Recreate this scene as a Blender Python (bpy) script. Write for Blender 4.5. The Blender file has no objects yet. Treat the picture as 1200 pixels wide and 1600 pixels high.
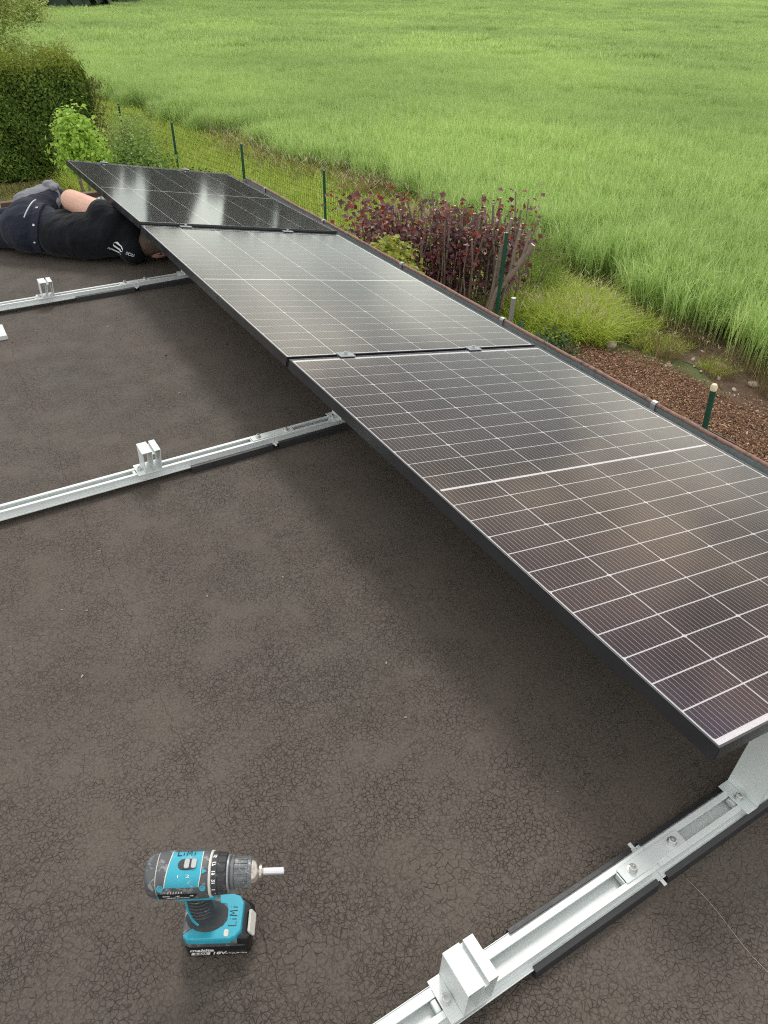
import bpy, bmesh, math, random
import numpy as np
from mathutils import Vector, Matrix, Euler
R = math.radians
rnd = random.Random(7)
nr = np.random.default_rng(11)
S = bpy.context.scene
C = S.collection

# ------------------------------------------------------------------ camera, light, exposure
cam_d = bpy.data.cameras.new('camera'); cam = bpy.data.objects.new('camera', cam_d); C.objects.link(cam)
cam.location = (-0.89311, -0.35662, 1.39423)
cam.rotation_euler = (R(53.132), R(-0.681), R(-30.527))
cam_d.sensor_fit = 'VERTICAL'; cam_d.sensor_height = 36.0; cam_d.lens = 36.0 * 1143.73 / 1600
cam_d.clip_start = 0.02; cam_d.clip_end = 1500
S.camera = cam

W = bpy.data.worlds.new('World'); S.world = W; W.use_nodes = True
nt = W.node_tree; nt.nodes.clear()
SUN_EL, SUN_AZ = R(52), R(35)            # azimuth measured from +y towards +x
sky = nt.nodes.new('ShaderNodeTexSky'); sky.sky_type = 'NISHITA'; sky.sun_disc = False
sky.sun_elevation = SUN_EL; sky.sun_rotation = SUN_AZ; sky.dust_density = 3.0; sky.air_density = 1.2
tc = nt.nodes.new('ShaderNodeTexCoord')
mp = nt.nodes.new('ShaderNodeMapping'); mp.inputs['Scale'].default_value = (1, 1, 1.8)
no = nt.nodes.new('ShaderNodeTexNoise'); no.inputs['Scale'].default_value = 3.9; no.inputs['Detail'].default_value = 5; no.inputs['Roughness'].default_value = .5
cr = nt.nodes.new('ShaderNodeValToRGB')
cr.color_ramp.elements[0].position = .40; cr.color_ramp.elements[0].color = (3.6, 3.8, 4.2, 1)
cr.color_ramp.elements[1].position = .64; cr.color_ramp.elements[1].color = (13.5, 13.0, 12.2, 1)
cv = nt.nodes.new('ShaderNodeValToRGB')
cv.color_ramp.elements[0].position = .30; cv.color_ramp.elements[0].color = (.55, .55, .55, 1)
cv.color_ramp.elements[1].position = .46; cv.color_ramp.elements[1].color = (1, 1, 1, 1)
mx = nt.nodes.new('ShaderNodeMixRGB')
bg = nt.nodes.new('ShaderNodeBackground'); bg.inputs['Strength'].default_value = 0.12
ou = nt.nodes.new('ShaderNodeOutputWorld')
L = nt.links.new
L(tc.outputs['Generated'], mp.inputs['Vector']); L(mp.outputs[0], no.inputs['Vector']); L(no.outputs['Fac'], cr.inputs[0]); L(no.outputs['Fac'], cv.inputs[0])
L(cv.outputs[0], mx.inputs[0]); L(sky.outputs[0], mx.inputs[1]); L(cr.outputs[0], mx.inputs[2]); gx = nt.nodes.new('ShaderNodeSeparateXYZ'); L(tc.outputs['Generated'], gx.inputs[0])
hr = nt.nodes.new('ShaderNodeValToRGB'); hr.color_ramp.elements[0].position = .02; hr.color_ramp.elements[0].color = (.75, .75, .75, 1); hr.color_ramp.elements[1].position = .27; hr.color_ramp.elements[1].color = (0, 0, 0, 1)
hz = nt.nodes.new('ShaderNodeMixRGB'); hz.inputs[2].default_value = (12.2, 12.3, 12.0, 1)
L(gx.outputs['Z'], hr.inputs[0]); L(hr.outputs[0], hz.inputs[0]); L(mx.outputs[0], hz.inputs[1]); L(hz.outputs[0], bg.inputs[0]); L(bg.outputs[0], ou.inputs[0])

sun_d = bpy.data.lights.new('sun', 'SUN'); sun_d.energy = 1.3; sun_d.angle = R(14); sun_d.color = (1, .96, .9)
sun = bpy.data.objects.new('sun', sun_d); C.objects.link(sun); sun.location = (5, 5, 20)
sd = Vector((math.sin(SUN_AZ) * math.cos(SUN_EL), math.cos(SUN_AZ) * math.cos(SUN_EL), math.sin(SUN_EL)))
sun.rotation_euler = sd.to_track_quat('Z', 'Y').to_euler()
S.view_settings.view_transform = 'Standard'; S.view_settings.look = 'None'
S.view_settings.exposure = 0.3; S.view_settings.gamma = 1.0; S.view_settings.use_curve_mapping = False
S.render.engine = 'CYCLES'
S.cycles.filter_width = 1.1; S.cycles.use_denoising = False; S.cycles.denoiser = 'OPENIMAGEDENOISE'; S.cycles.denoising_input_passes = 'RGB_ALBEDO_NORMAL'; S.cycles.denoising_prefilter = 'NONE'; S.cycles.max_bounces = 6; S.cycles.transparent_max_bounces = 16

# ------------------------------------------------------------------ helpers
def tag(o, label=None, cat=None, group=None, kind=None):
    if label: o['label'] = label
    if cat: o['category'] = cat
    if group: o['group'] = group
    if kind: o['kind'] = kind
    return o

def empty(name, loc=(0, 0, 0), rot=(0, 0, 0), **k):
    o = bpy.data.objects.new(name, None); C.objects.link(o); o.location = loc; o.rotation_euler = rot
    o.empty_display_size = .05
    return tag(o, **k)

class MB:
    """collects simple solids, builds ONE mesh object"""
    def __init__(s): s.v = []; s.f = []; s.mi = []
    def add(s, vs, fs, m=0):
        n = len(s.v); s.v += [tuple(v) for v in vs]; s.f += [tuple(n + i for i in f) for f in fs]; s.mi += [m] * len(fs)
    def box(s, x0, x1, y0, y1, z0, z1, m=0, M=None):
        vs = [Vector((x, y, z)) for z in (z0, z1) for x, y in ((x0, y0), (x1, y0), (x1, y1), (x0, y1))]
        if M: vs = [M @ v for v in vs]
        s.add(vs, [(3, 2, 1, 0), (4, 5, 6, 7), (0, 1, 5, 4), (1, 2, 6, 5), (2, 3, 7, 6), (3, 0, 4, 7)], m)
    def prism(s, poly, d, axis='x', m=0, M=None):
        """closed polygon extruded d=(a,b) along axis; poly in the other two axes (cyclic order)"""
        def P(p, t): return Vector({'x': (t, p[0], p[1]), 'y': (p[0], t, p[1]), 'z': (p[0], p[1], t)}[axis])
        vs = [P(p, d[0]) for p in poly] + [P(p, d[1]) for p in poly]; n = len(poly)
        if M: vs = [M @ v for v in vs]
        area = sum(poly[i][0] * poly[(i + 1) % n][1] - poly[(i + 1) % n][0] * poly[i][1] for i in range(n))
        fl = (area > 0) != (axis == 'y')
        fs = [tuple(range(n))[::-1], tuple(range(n, 2 * n))] + [(i, (i + 1) % n, n + (i + 1) % n, n + i) for i in range(n)]
        if not fl: fs = [f[::-1] for f in fs]
        if d[1] < d[0]: fs = [f[::-1] for f in fs]
        s.add(vs, fs, m)
    def lathe(s, prof, n=32, M=None, m=0, cap=True, sq=2.0):
        """prof: list of (x, r) along local x"""
        vs = []
        for x, r in prof:
            for k in range(n):
                a = 2 * math.pi * k / n; c, q = math.cos(a), math.sin(a)
                if sq != 2.0:
                    e = (abs(c) ** sq + abs(q) ** sq) ** (-1 / sq); c *= e; q *= e
                vs.append(Vector((x, r * c, r * q)))
        if M: vs = [M @ v for v in vs]
        fs = []
        for i in range(len(prof) - 1):
            for k in range(n):
                a = i * n + k; b = i * n + (k + 1) % n
                fs.append((a, a + n, b + n, b))
        if cap: fs += [tuple(range(n)), tuple(range((len(prof) - 1) * n, len(prof) * n))[::-1]]
        s.add(vs, fs, m)
    def tube(s, pts, rad, n=8, m=0, capm=None):
        pts = [Vector(p) for p in pts]
        if not hasattr(rad, '__len__'): rad = [rad] * len(pts)
        vs = []; up = None
        for i, p in enumerate(pts):
            t = (pts[min(i + 1, len(pts) - 1)] - pts[max(i - 1, 0)]).normalized()
            if up is None: up = t.orthogonal().normalized()
            up = (up - t * up.dot(t)).normalized(); w = t.cross(up)
            for k in range(n):
                a = 2 * math.pi * k / n; vs.append(p + (up * math.cos(a) + w * math.sin(a)) * rad[i])
        fs = []
        for i in range(len(pts) - 1):
            for k in range(n):
                a = i * n + k; b = i * n + (k + 1) % n; fs.append((a, b, b + n, a + n))
        s.add(vs, fs, m)
        s.add(vs[:n], [tuple(range(n))[::-1]], m); s.add(vs[-n:], [tuple(range(n))], m if capm is None else capm)
    def build(s, name, mats, parent=None, smooth=False, bevel=0, **k):
        me = bpy.data.meshes.new(name); me.from_pydata(s.v, [], s.f); me.update()
        for m in (mats if isinstance(mats, (list, tuple)) else [mats]): me.materials.append(m)
        if any(s.mi): me.polygons.foreach_set('material_index', s.mi)
        if smooth:
            me.polygons.foreach_set('use_smooth', [True] * len(s.f)); me.set_sharp_from_angle(angle=R(38))
        o = bpy.data.objects.new(name, me); C.objects.link(o); o.parent = parent
        if bevel:
            b = o.modifiers.new('bevel', 'BEVEL'); b.width = bevel; b.segments = 2; b.limit_method = 'ANGLE'; b.angle_limit = R(40)
        return tag(o, **k)

def npmesh(name, V, F, mats, parent=None, attrs=None, mi=None, smooth=False, link=True, **k):
    """V (n,3); F list of arrays (each (m,3) or (m,4))"""
    me = bpy.data.meshes.new(name)
    V = np.asarray(V, np.float32)
    loops = np.concatenate([f.ravel() for f in F]).astype(np.int32)
    tot = np.concatenate([np.full(len(f), f.shape[1]) for f in F]).astype(np.int32)
    st = np.concatenate([[0], np.cumsum(tot)[:-1]]).astype(np.int32)
    me.vertices.add(len(V)); me.vertices.foreach_set('co', V.ravel())
    me.loops.add(len(loops)); me.loops.foreach_set('vertex_index', loops)
    me.polygons.add(len(tot)); me.polygons.foreach_set('loop_start', st); me.polygons.foreach_set('loop_total', tot)
    if mi is not None: me.polygons.foreach_set('material_index', np.asarray(mi, np.int32))
    me.polygons.foreach_set('use_smooth', np.full(len(tot), bool(smooth)))
    me.update(calc_edges=True)
    for m in (mats if isinstance(mats, (list, tuple)) else [mats]): me.materials.append(m)
    for an, av in (attrs or {}).items():
        a = me.attributes.new(an, 'FLOAT', 'POINT'); a.data.foreach_set('value', np.asarray(av, np.float32))
    o = bpy.data.objects.new(name, me)
    if link: C.objects.link(o)
    o.parent = parent
    return tag(o, **k)

# ---- materials
class NG:
    def __init__(s, name):
        s.m = bpy.data.materials.new(name); s.m.use_nodes = True; s.t = s.m.node_tree
        s.b = s.t.nodes['Principled BSDF']; s.out = s.t.nodes['Material Output']
    def n(s, typ, **kw):
        x = s.t.nodes.new('ShaderNode' + typ)
        for k, v in kw.items():
            if k in x.inputs.keys(): x.inputs[k].default_value = v
            else: setattr(x, k, v)
        return x
    def l(s, a, b): s.t.links.new(a, b)
    def coord(s, kind='Object'): return s.n('TexCoord').outputs[kind]
    def noise(s, vec, scale, detail=3, rough=.5):
        x = s.n('TexNoise'); x.inputs['Scale'].default_value = scale; x.inputs['Detail'].default_value = detail; x.inputs['Roughness'].default_value = rough
        if vec is not None: s.l(vec, x.inputs['Vector'])
        return x.outputs['Fac']
    def ramp(s, fac, stops):
        x = s.n('ValToRGB'); e = x.color_ramp.elements
        while len(e) < len(stops): e.new(.5)
        for i, (p, c) in enumerate(stops):
            e[i].position = p; e[i].color = (c, c, c, 1) if not hasattr(c, '__len__') else (*c, 1)
        s.l(fac, x.inputs[0]); return x.outputs[0]
    def mix(s, fac, a, b, mode='MIX'):
        x = s.n('MixRGB'); x.blend_type = mode
        for i, q in ((0, fac), (1, a), (2, b)):
            if hasattr(q, 'is_linked'): s.l(q, x.inputs[i])
            elif i == 0: x.inputs[0].default_value = q
            else: x.inputs[i].default_value = (*q, 1)
        return x.outputs[0]
    def math(s, op, a, b=0.0, c=0.0):
        x = s.n('Math'); x.operation = op
        for i, q in enumerate((a, b, c)):
            if hasattr(q, 'is_linked'): s.l(q, x.inputs[i])
            else: x.inputs[i].default_value = q
        return x.outputs[0]
    def bump(s, h, strength=.3, dist=.01, prev=None):
        x = s.n('Bump'); x.inputs['Strength'].default_value = strength; x.inputs['Distance'].default_value = dist
        s.l(h, x.inputs['Height'])
        if prev is not None: s.l(prev, x.inputs['Normal'])
        return x.outputs[0]

def simple(name, col, rough=.5, metal=0., var=.12, scale=30, bump=0., bscale=80, spec=.5, coat=0.):
    g = NG(name); co = g.coord()
    n = g.noise(co, scale, 4)
    c = g.mix(n, [x * (1 - var) for x in col], [min(1, x * (1 + var)) for x in col]); g.l(c, g.b.inputs['Base Color'])
    r = g.ramp(g.noise(co, scale * .6, 3), [(.3, max(0, rough - .08)), (.7, min(1, rough + .08))]); g.l(r, g.b.inputs['Roughness'])
    g.b.inputs['Metallic'].default_value = metal; g.b.inputs['Specular IOR Level'].default_value = spec; g.b.inputs['Coat Weight'].default_value = coat
    if bump: g.l(g.bump(g.noise(co, bscale, 3), bump, .002), g.b.inputs['Normal'])
    return g.m

def roof_mat():
    g = NG('cracked_bitumen'); co = g.coord()
    wn = g.n('TexNoise'); wn.inputs['Scale'].default_value = 30; wn.inputs['Detail'].default_value = 3; g.l(co, wn.inputs['Vector'])
    wv = g.n('VectorMath', operation='MULTIPLY_ADD'); wv.inputs[1].default_value = (.017, .017, 0); g.l(wn.outputs['Color'], wv.inputs[0]); g.l(co, wv.inputs[2])
    def vor(scale, w):
        v = g.n('TexVoronoi'); v.feature = 'DISTANCE_TO_EDGE'; v.inputs['Scale'].default_value = scale; g.l(wv.outputs[0], v.inputs['Vector'])
        return g.ramp(v.outputs['Distance'], [(0, 1.), (w, 0.)])
    c1 = vor(100, .08); c2 = vor(58, .05); c3 = vor(150, .11)
    p1 = g.mix(1., g.ramp(g.noise(co, 8, 3, .6), [(.36, 0.15), (.62, 1.)]), g.ramp(g.noise(co, 75, 2, .5), [(.30, .1), (.62, 1.)]), 'MULTIPLY')
    p2 = g.mix(1., g.ramp(g.noise(co, 3.1, 3, .6), [(.44, 0.), (.66, 1.)]), g.ramp(g.noise(co, 60, 2, .5), [(.36, 0.), (.6, 1.)]), 'MULTIPLY')
    k = g.mix(1., c1, p1, 'MULTIPLY'); k2 = g.mix(1., c2, p2, 'MULTIPLY'); k3 = g.mix(.22, (0, 0, 0), c3)
    crack = g.mix(1., g.mix(1., k, k2, 'LIGHTEN'), g.mix(1., k3, p1, 'MULTIPLY'), 'LIGHTEN')
    big = g.noise(co, .9, 4, .55); mid = g.noise(co, 4.5, 4, .6); fine = g.noise(co, 190, 3, .6)
    base = g.mix(g.ramp(big, [(.35, 0.), (.65, 1.)]), (.072, .061, .050), (.100, .080, .063))
    base = g.mix(g.ramp(mid, [(.35, 0.), (.75, .32)]), base, (.110, .090, .073))
    base = g.mix(g.ramp(g.noise(co, 2.2, 2), [(.5, 0.), (.75, .4)]), base, (.075, .077, .066))
    base = g.mix(.5, base, g.ramp(fine, [(.3, (.036, .030, .025)), (.7, (.142, .117, .096))]), 'MIX')
    base = g.mix(g.math('MULTIPLY', crack, .45), base, (.030, .024, .020))
    vs = g.n('TexVoronoi'); vs.inputs['Scale'].default_value = 42; g.l(co, vs.inputs['Vector'])
    dot = g.mix(1., g.ramp(vs.outputs['Distance'], [(.035, 1.), (.06, 0.)]), g.ramp(g.noise(co, 14, 2), [(.64, 0.), (.68, .6)]), 'MULTIPLY')
    base = g.mix(dot, base, (.34, .32, .29))
    g.l(base, g.b.inputs['Base Color'])
    g.l(g.ramp(mid, [(.3, .72), (.7, .58)]), g.b.inputs['Roughness']); g.b.inputs['Specular IOR Level'].default_value = .35
    h = g.math('SUBTRACT', g.math('MULTIPLY_ADD', fine, .25, g.math('MULTIPLY', g.noise(co, 45, 3), .6)), crack)
    nb = g.bump(h, .9, .0034)
    nb = g.bump(g.noise(co, 3.0, 3), .2, .03, nb)
    g.l(nb, g.b.inputs['Normal'])
    return g.m

def leaf_mat(name, c0, c1, base=None, rough=.5, trans=.35, top=None, spec=.4, vary=.0):
    """colour varies leaf by leaf (attribute tint) and towards a dry base (attribute hgt)"""
    g = NG(name)
    a = g.n('Attribute'); a.attribute_name = 'tint'
    col = g.mix(a.outputs['Fac'], c0, c1)
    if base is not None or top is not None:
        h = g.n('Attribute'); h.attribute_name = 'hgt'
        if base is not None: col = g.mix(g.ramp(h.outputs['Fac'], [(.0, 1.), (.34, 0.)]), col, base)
        if top is not None: col = g.mix(g.ramp(h.outputs['Fac'], [(.7, 0.), (1., 1.)]), col, top)
    if vary:
        oi = g.n('ObjectInfo')
        gm = g.n('NewGeometry')
        big = g.noise(gm.outputs['Position'], .11, 3)
        col = g.mix(g.ramp(big, [(.35, 0.), (.65, vary)]), col, (.15, .27, .10))
        sm = g.noise(gm.outputs['Position'], .9, 2)
        col = g.mix(g.ramp(sm, [(.5, 0.), (.75, vary * .7)]), col, (.42, .5, .16))
    g.l(col, g.b.inputs['Base Color']); g.b.inputs['Roughness'].default_value = rough; g.b.inputs['Specular IOR Level'].default_value = spec
    tr = g.n('BsdfTranslucent'); g.l(col, tr.inputs[0]); ms = g.n('MixShader'); ms.inputs[0].default_value = trans
    g.l(g.b.outputs[0], ms.inputs[1]); g.l(tr.outputs[0], ms.inputs[2]); g.l(ms.outputs[0], g.out.inputs[0])
    return g.m

M = {}
M['roof'] = roof_mat()
M['alu'] = simple('mill_aluminium', (.70, .74, .73), .46, .3, .05, 12, spec=.6)
M['alu_sheet'] = simple('aluminium_sheet', (.64, .69, .68), .46, .35, .06, 14)
M['steel'] = simple('zinc_bolt', (.62, .63, .62), .28, .95, .1, 60)
M['rubber'] = simple('black_rubber', (.020, .021, .023), .5, 0, .2, 40, .2, 200, spec=.6)
M['frame'] = simple('black_anodised_frame', (.030, .032, .036), .26, .35, .1, 20, spec=1.)
M['white'] = simple('white_backsheet', (.84, .86, .86), .45, 0, .03, 10)
M['zinc'] = simple('weathered_zinc', (.25, .28, .285), .55, .35, .35, 70, .15, 200)
def rim_mat():
    g = NG('rusty_gutter_rim'); co = g.coord()
    n = g.noise(co, 34, 5, .65)
    c = g.ramp(n, [(.36, (.085, .082, .072)), (.46, (.24, .135, .10)), (.64, (.30, .165, .125)), (.75, (.33, .27, .22))])
    g.l(c, g.b.inputs['Base Color']); g.b.inputs['Roughness'].default_value = .7
    g.l(g.bump(g.noise(co, 90, 4), .4, .003), g.b.inputs['Normal']); return g.m
M['rim'] = rim_mat()
M['timber'] = simple('brown_stained_timber', (.13, .075, .05), .7, 0, .3, 12, .3, 40)
M['render'] = simple('pale_render', (.55, .53, .48), .85, 0, .08, 6, .3, 120)
M['green_post'] = simple('green_plastic_coating', (.008, .075, .05), .38, 0, .2, 20)
M['wire'] = simple('green_wire', (.03, .075, .055), .45, .2, .2, 20)
M['galv'] = simple('galvanised_pole', (.36, .38, .38), .5, .6, .25, 30)
M['cutwood'] = simple('cut_wood', (.80, .68, .48), .75, 0, .12, 40)
M['bark'] = simple('grey_brown_bark', (.23, .18, .145), .8, 0, .45, 26, .5, 60)
M['bark_dark'] = simple('dark_bark', (.06, .045, .035), .85, 0, .3, 20, .5, 60)

def cell_mat():
    g = NG('solar_cell'); co = g.coord()
    sx = g.n('SeparateXYZ'); g.l(co, sx.inputs[0])
    t = g.math('FRACT', g.math('MULTIPLY_ADD', sx.outputs['X'], 1 / .013, .5 + 7))
    d = g.math('ABSOLUTE', g.math('SUBTRACT', t, .5))
    line = g.ramp(d, [(.020, 1.), (.034, 0.)])
    # every cell a little different in tone
    oi = g.n('ObjectInfo')
    base = g.mix(oi.outputs['Random'], (.009, .008, .012), (.016, .013, .017))
    base = g.mix(g.ramp(g.noise(co, 25, 3), [(.4, 0.), (.7, .35)]), base, (.026, .022, .024))
    col = g.mix(line, base, (.72, .72, .70)); g.l(col, g.b.inputs['Base Color'])
    g.b.inputs['Roughness'].default_value = .5; g.b.inputs['Specular IOR Level'].default_value = .25
    return g.m
M['cell'] = cell_mat()
def glass_mat():
    g = NG('panel_glass'); g.t.nodes.remove(g.b)
    fr = g.n('Fresnel'); fr.inputs['IOR'].default_value = 1.52
    tr = g.n('BsdfTransparent'); gl = g.n('BsdfGlossy'); gl.inputs['Roughness'].default_value = .075
    co = g.coord()
    lw = g.n('LayerWeight'); lw.inputs['Blend'].default_value = .5
    cc = g.ramp(lw.outputs['Facing'], [(.34, (.62, .58, 1.)), (.43, (.95, .68, .66)), (.54, (1., .80, .64)), (.66, (1., .97, .88)), (.80, (.92, 1., .93))])      # anti-reflective coating
    g.l(cc, gl.inputs['Color'])
    ms = g.n('MixShader'); g.l(fr.outputs[0], ms.inputs[0]); g.l(tr.outputs[0], ms.inputs[1]); g.l(gl.outputs[0], ms.inputs[2])
    df = g.n('BsdfDiffuse'); df.inputs['Color'].default_value = (.42, .38, .35, 1)       # film of dust
    m2 = g.n('MixShader'); m2.inputs[0].default_value = .008
    g.l(ms.outputs[0], m2.inputs[1]); g.l(df.outputs[0], m2.inputs[2]); g.l(m2.outputs[0], g.out.inputs[0])
    return g.m
M['glass'] = glass_mat()

# ------------------------------------------------------------------ SETTING: terrain, field
GZ = -2.4
def ground_mat():
    g = NG('meadow_ground'); gm = g.n('NewGeometry'); p = gm.outputs['Position']
    n = g.noise(p, 1.2, 5, .6)
    c = g.mix(g.ramp(n, [(.35, 0.), (.65, 1.)]), (.075, .10, .03), (.12, .15, .045))
    g.l(c, g.b.inputs['Base Color']); g.b.inputs['Roughness'].default_value = .9
    g.l(g.bump(g.noise(p, 14, 4), .6, .05), g.b.inputs['Normal']); return g.m
def soil_mat():
    g = NG('field_soil'); gm = g.n('NewGeometry'); p = gm.outputs['Position']
    c = g.ramp(g.noise(p, 7, 5, .65), [(.3, (.085, .055, .035)), (.55, (.15, .10, .065)), (.75, (.22, .17, .115))])
    g.l(c, g.b.inputs['Base Color']); g.b.inputs['Roughness'].default_value = .95
    g.l(g.bump(g.noise(p, 22, 5, .65), .9, .05), g.b.inputs['Normal']); return g.m
def under_mat():
    g = NG('green_between_stalks'); gm = g.n('NewGeometry'); p = gm.outputs['Position']
    c = g.ramp(g.noise(p, 2, 4), [(.3, (.12, .19, .05)), (.7, (.22, .31, .10))])
    g.l(c, g.b.inputs['Base Color']); g.b.inputs['Roughness'].default_value = .9; return g.m
def hgt(x, y):
    x = np.asarray(x, float); y = np.asarray(y, float)
    return .10 * np.sin(x * .09 + 1) * np.clip((np.hypot(x, y) - 15) / 40, 0, 1) * 2 + .0 * y
def grid_sheet(name, xs, ys, z, mat, **k):
    X, Y = np.meshgrid(xs, ys); Z = hgt(X, Y) + z(X, Y) if callable(z) else hgt(X, Y) + z
    V = np.stack([X, Y, Z], -1).reshape(-1, 3); nx, ny = len(xs), len(ys)
    i = np.arange(ny - 1)[:, None] * nx + np.arange(nx - 1)[None]; i = i.ravel()
    return npmesh(name, V, [np.stack([i, i + 1, i + nx + 1, i + nx], -1)], mat, smooth=True, **k)
XS = np.concatenate([np.linspace(-900, -40, 8), np.linspace(-36, 12, 40), np.linspace(14, 160, 50), np.linspace(190, 1100, 8)])
YS = np.concatenate([np.linspace(-900, -20, 8), np.linspace(-18, 24, 40), np.linspace(26, 180, 50), np.linspace(210, 1300, 8)])
grid_sheet('ground', XS, YS, lambda X, Y: GZ + 0 * X, ground_mat(), kind='structure', label='grassy ground around the garage and field')
def edge_x(y): return 6.95 - .16 * np.clip(np.asarray(y) - 13, 0, 14) - .22 * np.clip(np.asarray(y) - 27, 0, 60) + .13 * np.sin(y * 1.1) + .08 * np.sin(y * 2.7 + 1)
# strip of bare soil along the crop edge
ys = np.linspace(-6, 40, 160); V = []
for y in ys:
    e = float(edge_x(y)); V += [(e - .62 + .12 * math.sin(y * 3.1), y, GZ + .006), (e + .1, y, GZ + .012), (e + .9, y, GZ + .012)]
i = np.arange(len(ys) - 1) * 3
npmesh('field_soil', V, [np.concatenate([np.stack([i, i + 1, i + 4, i + 3], -1), np.stack([i + 1, i + 2, i + 5, i + 4], -1)])], soil_mat(), kind='structure', label='bare stony soil strip along the crop edge')
grid_sheet('field_ground', np.concatenate([np.linspace(-30, 12, 40), np.linspace(14, 160, 50)]), np.concatenate([np.linspace(-18, 24, 30), np.linspace(26, 112, 40)]), lambda X, Y: np.where(X > edge_x(Y) + .8, GZ + .02, GZ - .3), under_mat(), kind='structure', label='ground under the green cereal crop')

# ---- blade meshes
def blades(P, h, w, lean, curl, rng, seg=3, z0=None, az=None, tipw=.0, bw=1.):
    """P (n,2) base points -> vertices, quads, hgt, tint"""
    n = len(P); az = rng.uniform(0, 2 * np.pi, n) if az is None else az
    t = np.linspace(0, 1, seg + 1)
    H = np.broadcast_to(h, (n,)); Wd = np.broadcast_to(w, (n,))
    ln = np.broadcast_to(lean, (n,)); cu = np.broadcast_to(curl, (n,))
    dx, dy = np.cos(az), np.sin(az)
    out = (ln[:, None] * t + cu[:, None] * t ** 2.4) * H[:, None]
    zz = H[:, None] * (t - .35 * cu[:, None] * t ** 3)
    b0 = 0 if z0 is None else z0[:, None]
    tw = rng.uniform(0, np.pi, n); sx, sy = np.cos(tw), np.sin(tw)
    prof = np.clip(np.where(t < .5, bw + (1 - bw) * t * 2, 1 - (1 - tipw) * ((t - .5) / .5) ** 1.4), .03, 1)
    cx = P[:, 0, None] + dx[:, None] * out; cy = P[:, 1, None] + dy[:, None] * out; cz = b0 + zz
    hw = .5 * Wd[:, None] * prof
    A = np.stack([cx - sx[:, None] * hw, cy - sy[:, None] * hw, cz], -1); B = np.stack([cx + sx[:, None] * hw, cy + sy[:, None] * hw, cz], -1)
    V = np.stack([A, B], 2).reshape(n, -1, 3)            # n, (seg+1)*2, 3
    k = (seg + 1) * 2
    f = np.array([[2 * j, 2 * j + 1, 2 * j + 3, 2 * j + 2] for j in range(seg)])
    F = (np.arange(n)[:, None, None] * k + f[None]).reshape(-1, 4)
    tint = np.repeat(rng.random(n), k)
    return V.reshape(-1, 3), F, tint
def join(parts):
    V, F, T = [], [], []; o = 0
    for v, f, t in parts: V.append(v); F.append(f + o); T.append(t); o += len(v)
    return np.concatenate(V), np.concatenate(F), np.concatenate(T)
LIB = bpy.data.collections.new  # source meshes live in collections outside the scene
def scatter(name, pts, sc, sources, label, tilt=.08, kind='stuff', parent=None, mats=None):
    col = LIB(name + '_sources')
    for o in sources: col.objects.link(o)
    me = bpy.data.meshes.new(name); me.from_pydata([tuple(p) for p in pts], [], [])
    a = me.attributes.new('sc', 'FLOAT', 'POINT'); a.data.foreach_set('value', np.asarray(sc, np.float32))
    o = bpy.data.objects.new(name, me); C.objects.link(o); o.parent = parent; tag(o, label=label, kind=kind)
    g = bpy.data.node_groups.new(name, 'GeometryNodeTree')
    g.interface.new_socket('Geometry', in_out='INPUT', socket_type='NodeSocketGeometry'); g.interface.new_socket('Geometry', in_out='OUTPUT', socket_type='NodeSocketGeometry')
    gi = g.nodes.new('NodeGroupInput'); go = g.nodes.new('NodeGroupOutput')
    ci = g.nodes.new('GeometryNodeCollectionInfo'); ci.inputs['Collection'].default_value = col; ci.inputs['Separate Children'].default_value = True; ci.inputs['Reset Children'].default_value = True
    ip = g.nodes.new('GeometryNodeInstanceOnPoints'); ip.inputs['Pick Instance'].default_value = True
    rv = g.nodes.new('FunctionNodeRandomValue'); rv.data_type = 'FLOAT_VECTOR'; rv.inputs[0].default_value = (-tilt, -tilt, 0); rv.inputs[1].default_value = (tilt, tilt, 6.283)
    na = g.nodes.new('GeometryNodeInputNamedAttribute'); na.data_type = 'FLOAT'; na.inputs['Name'].default_value = 'sc'
    l = g.links.new
    l(gi.outputs[0], ip.inputs['Points']); l(ci.outputs[0], ip.inputs['Instance']); l(rv.outputs[0], ip.inputs['Rotation'])
    l([s for s in na.outputs if s.enabled][0], ip.inputs['Scale']); l(ip.outputs[0], go.inputs[0])
    md = o.modifiers.new('scatter', 'NODES'); md.node_group = g
    return o
def in_view(P, margin=R(14)):
    """keeps points within the camera's horizontal wedge plus a margin for a step aside"""
    d = P - np.array(cam.location)[None, :2]; az = np.arctan2(d[:, 0], d[:, 1])
    c = R(30.5); hw = math.atan(600 / 1143.7 / math.cos(R(36.9)) * 1.0) + margin
    return (np.abs(az - c) < hw + .1) | (np.hypot(d[:, 0], d[:, 1]) < 10)

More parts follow.
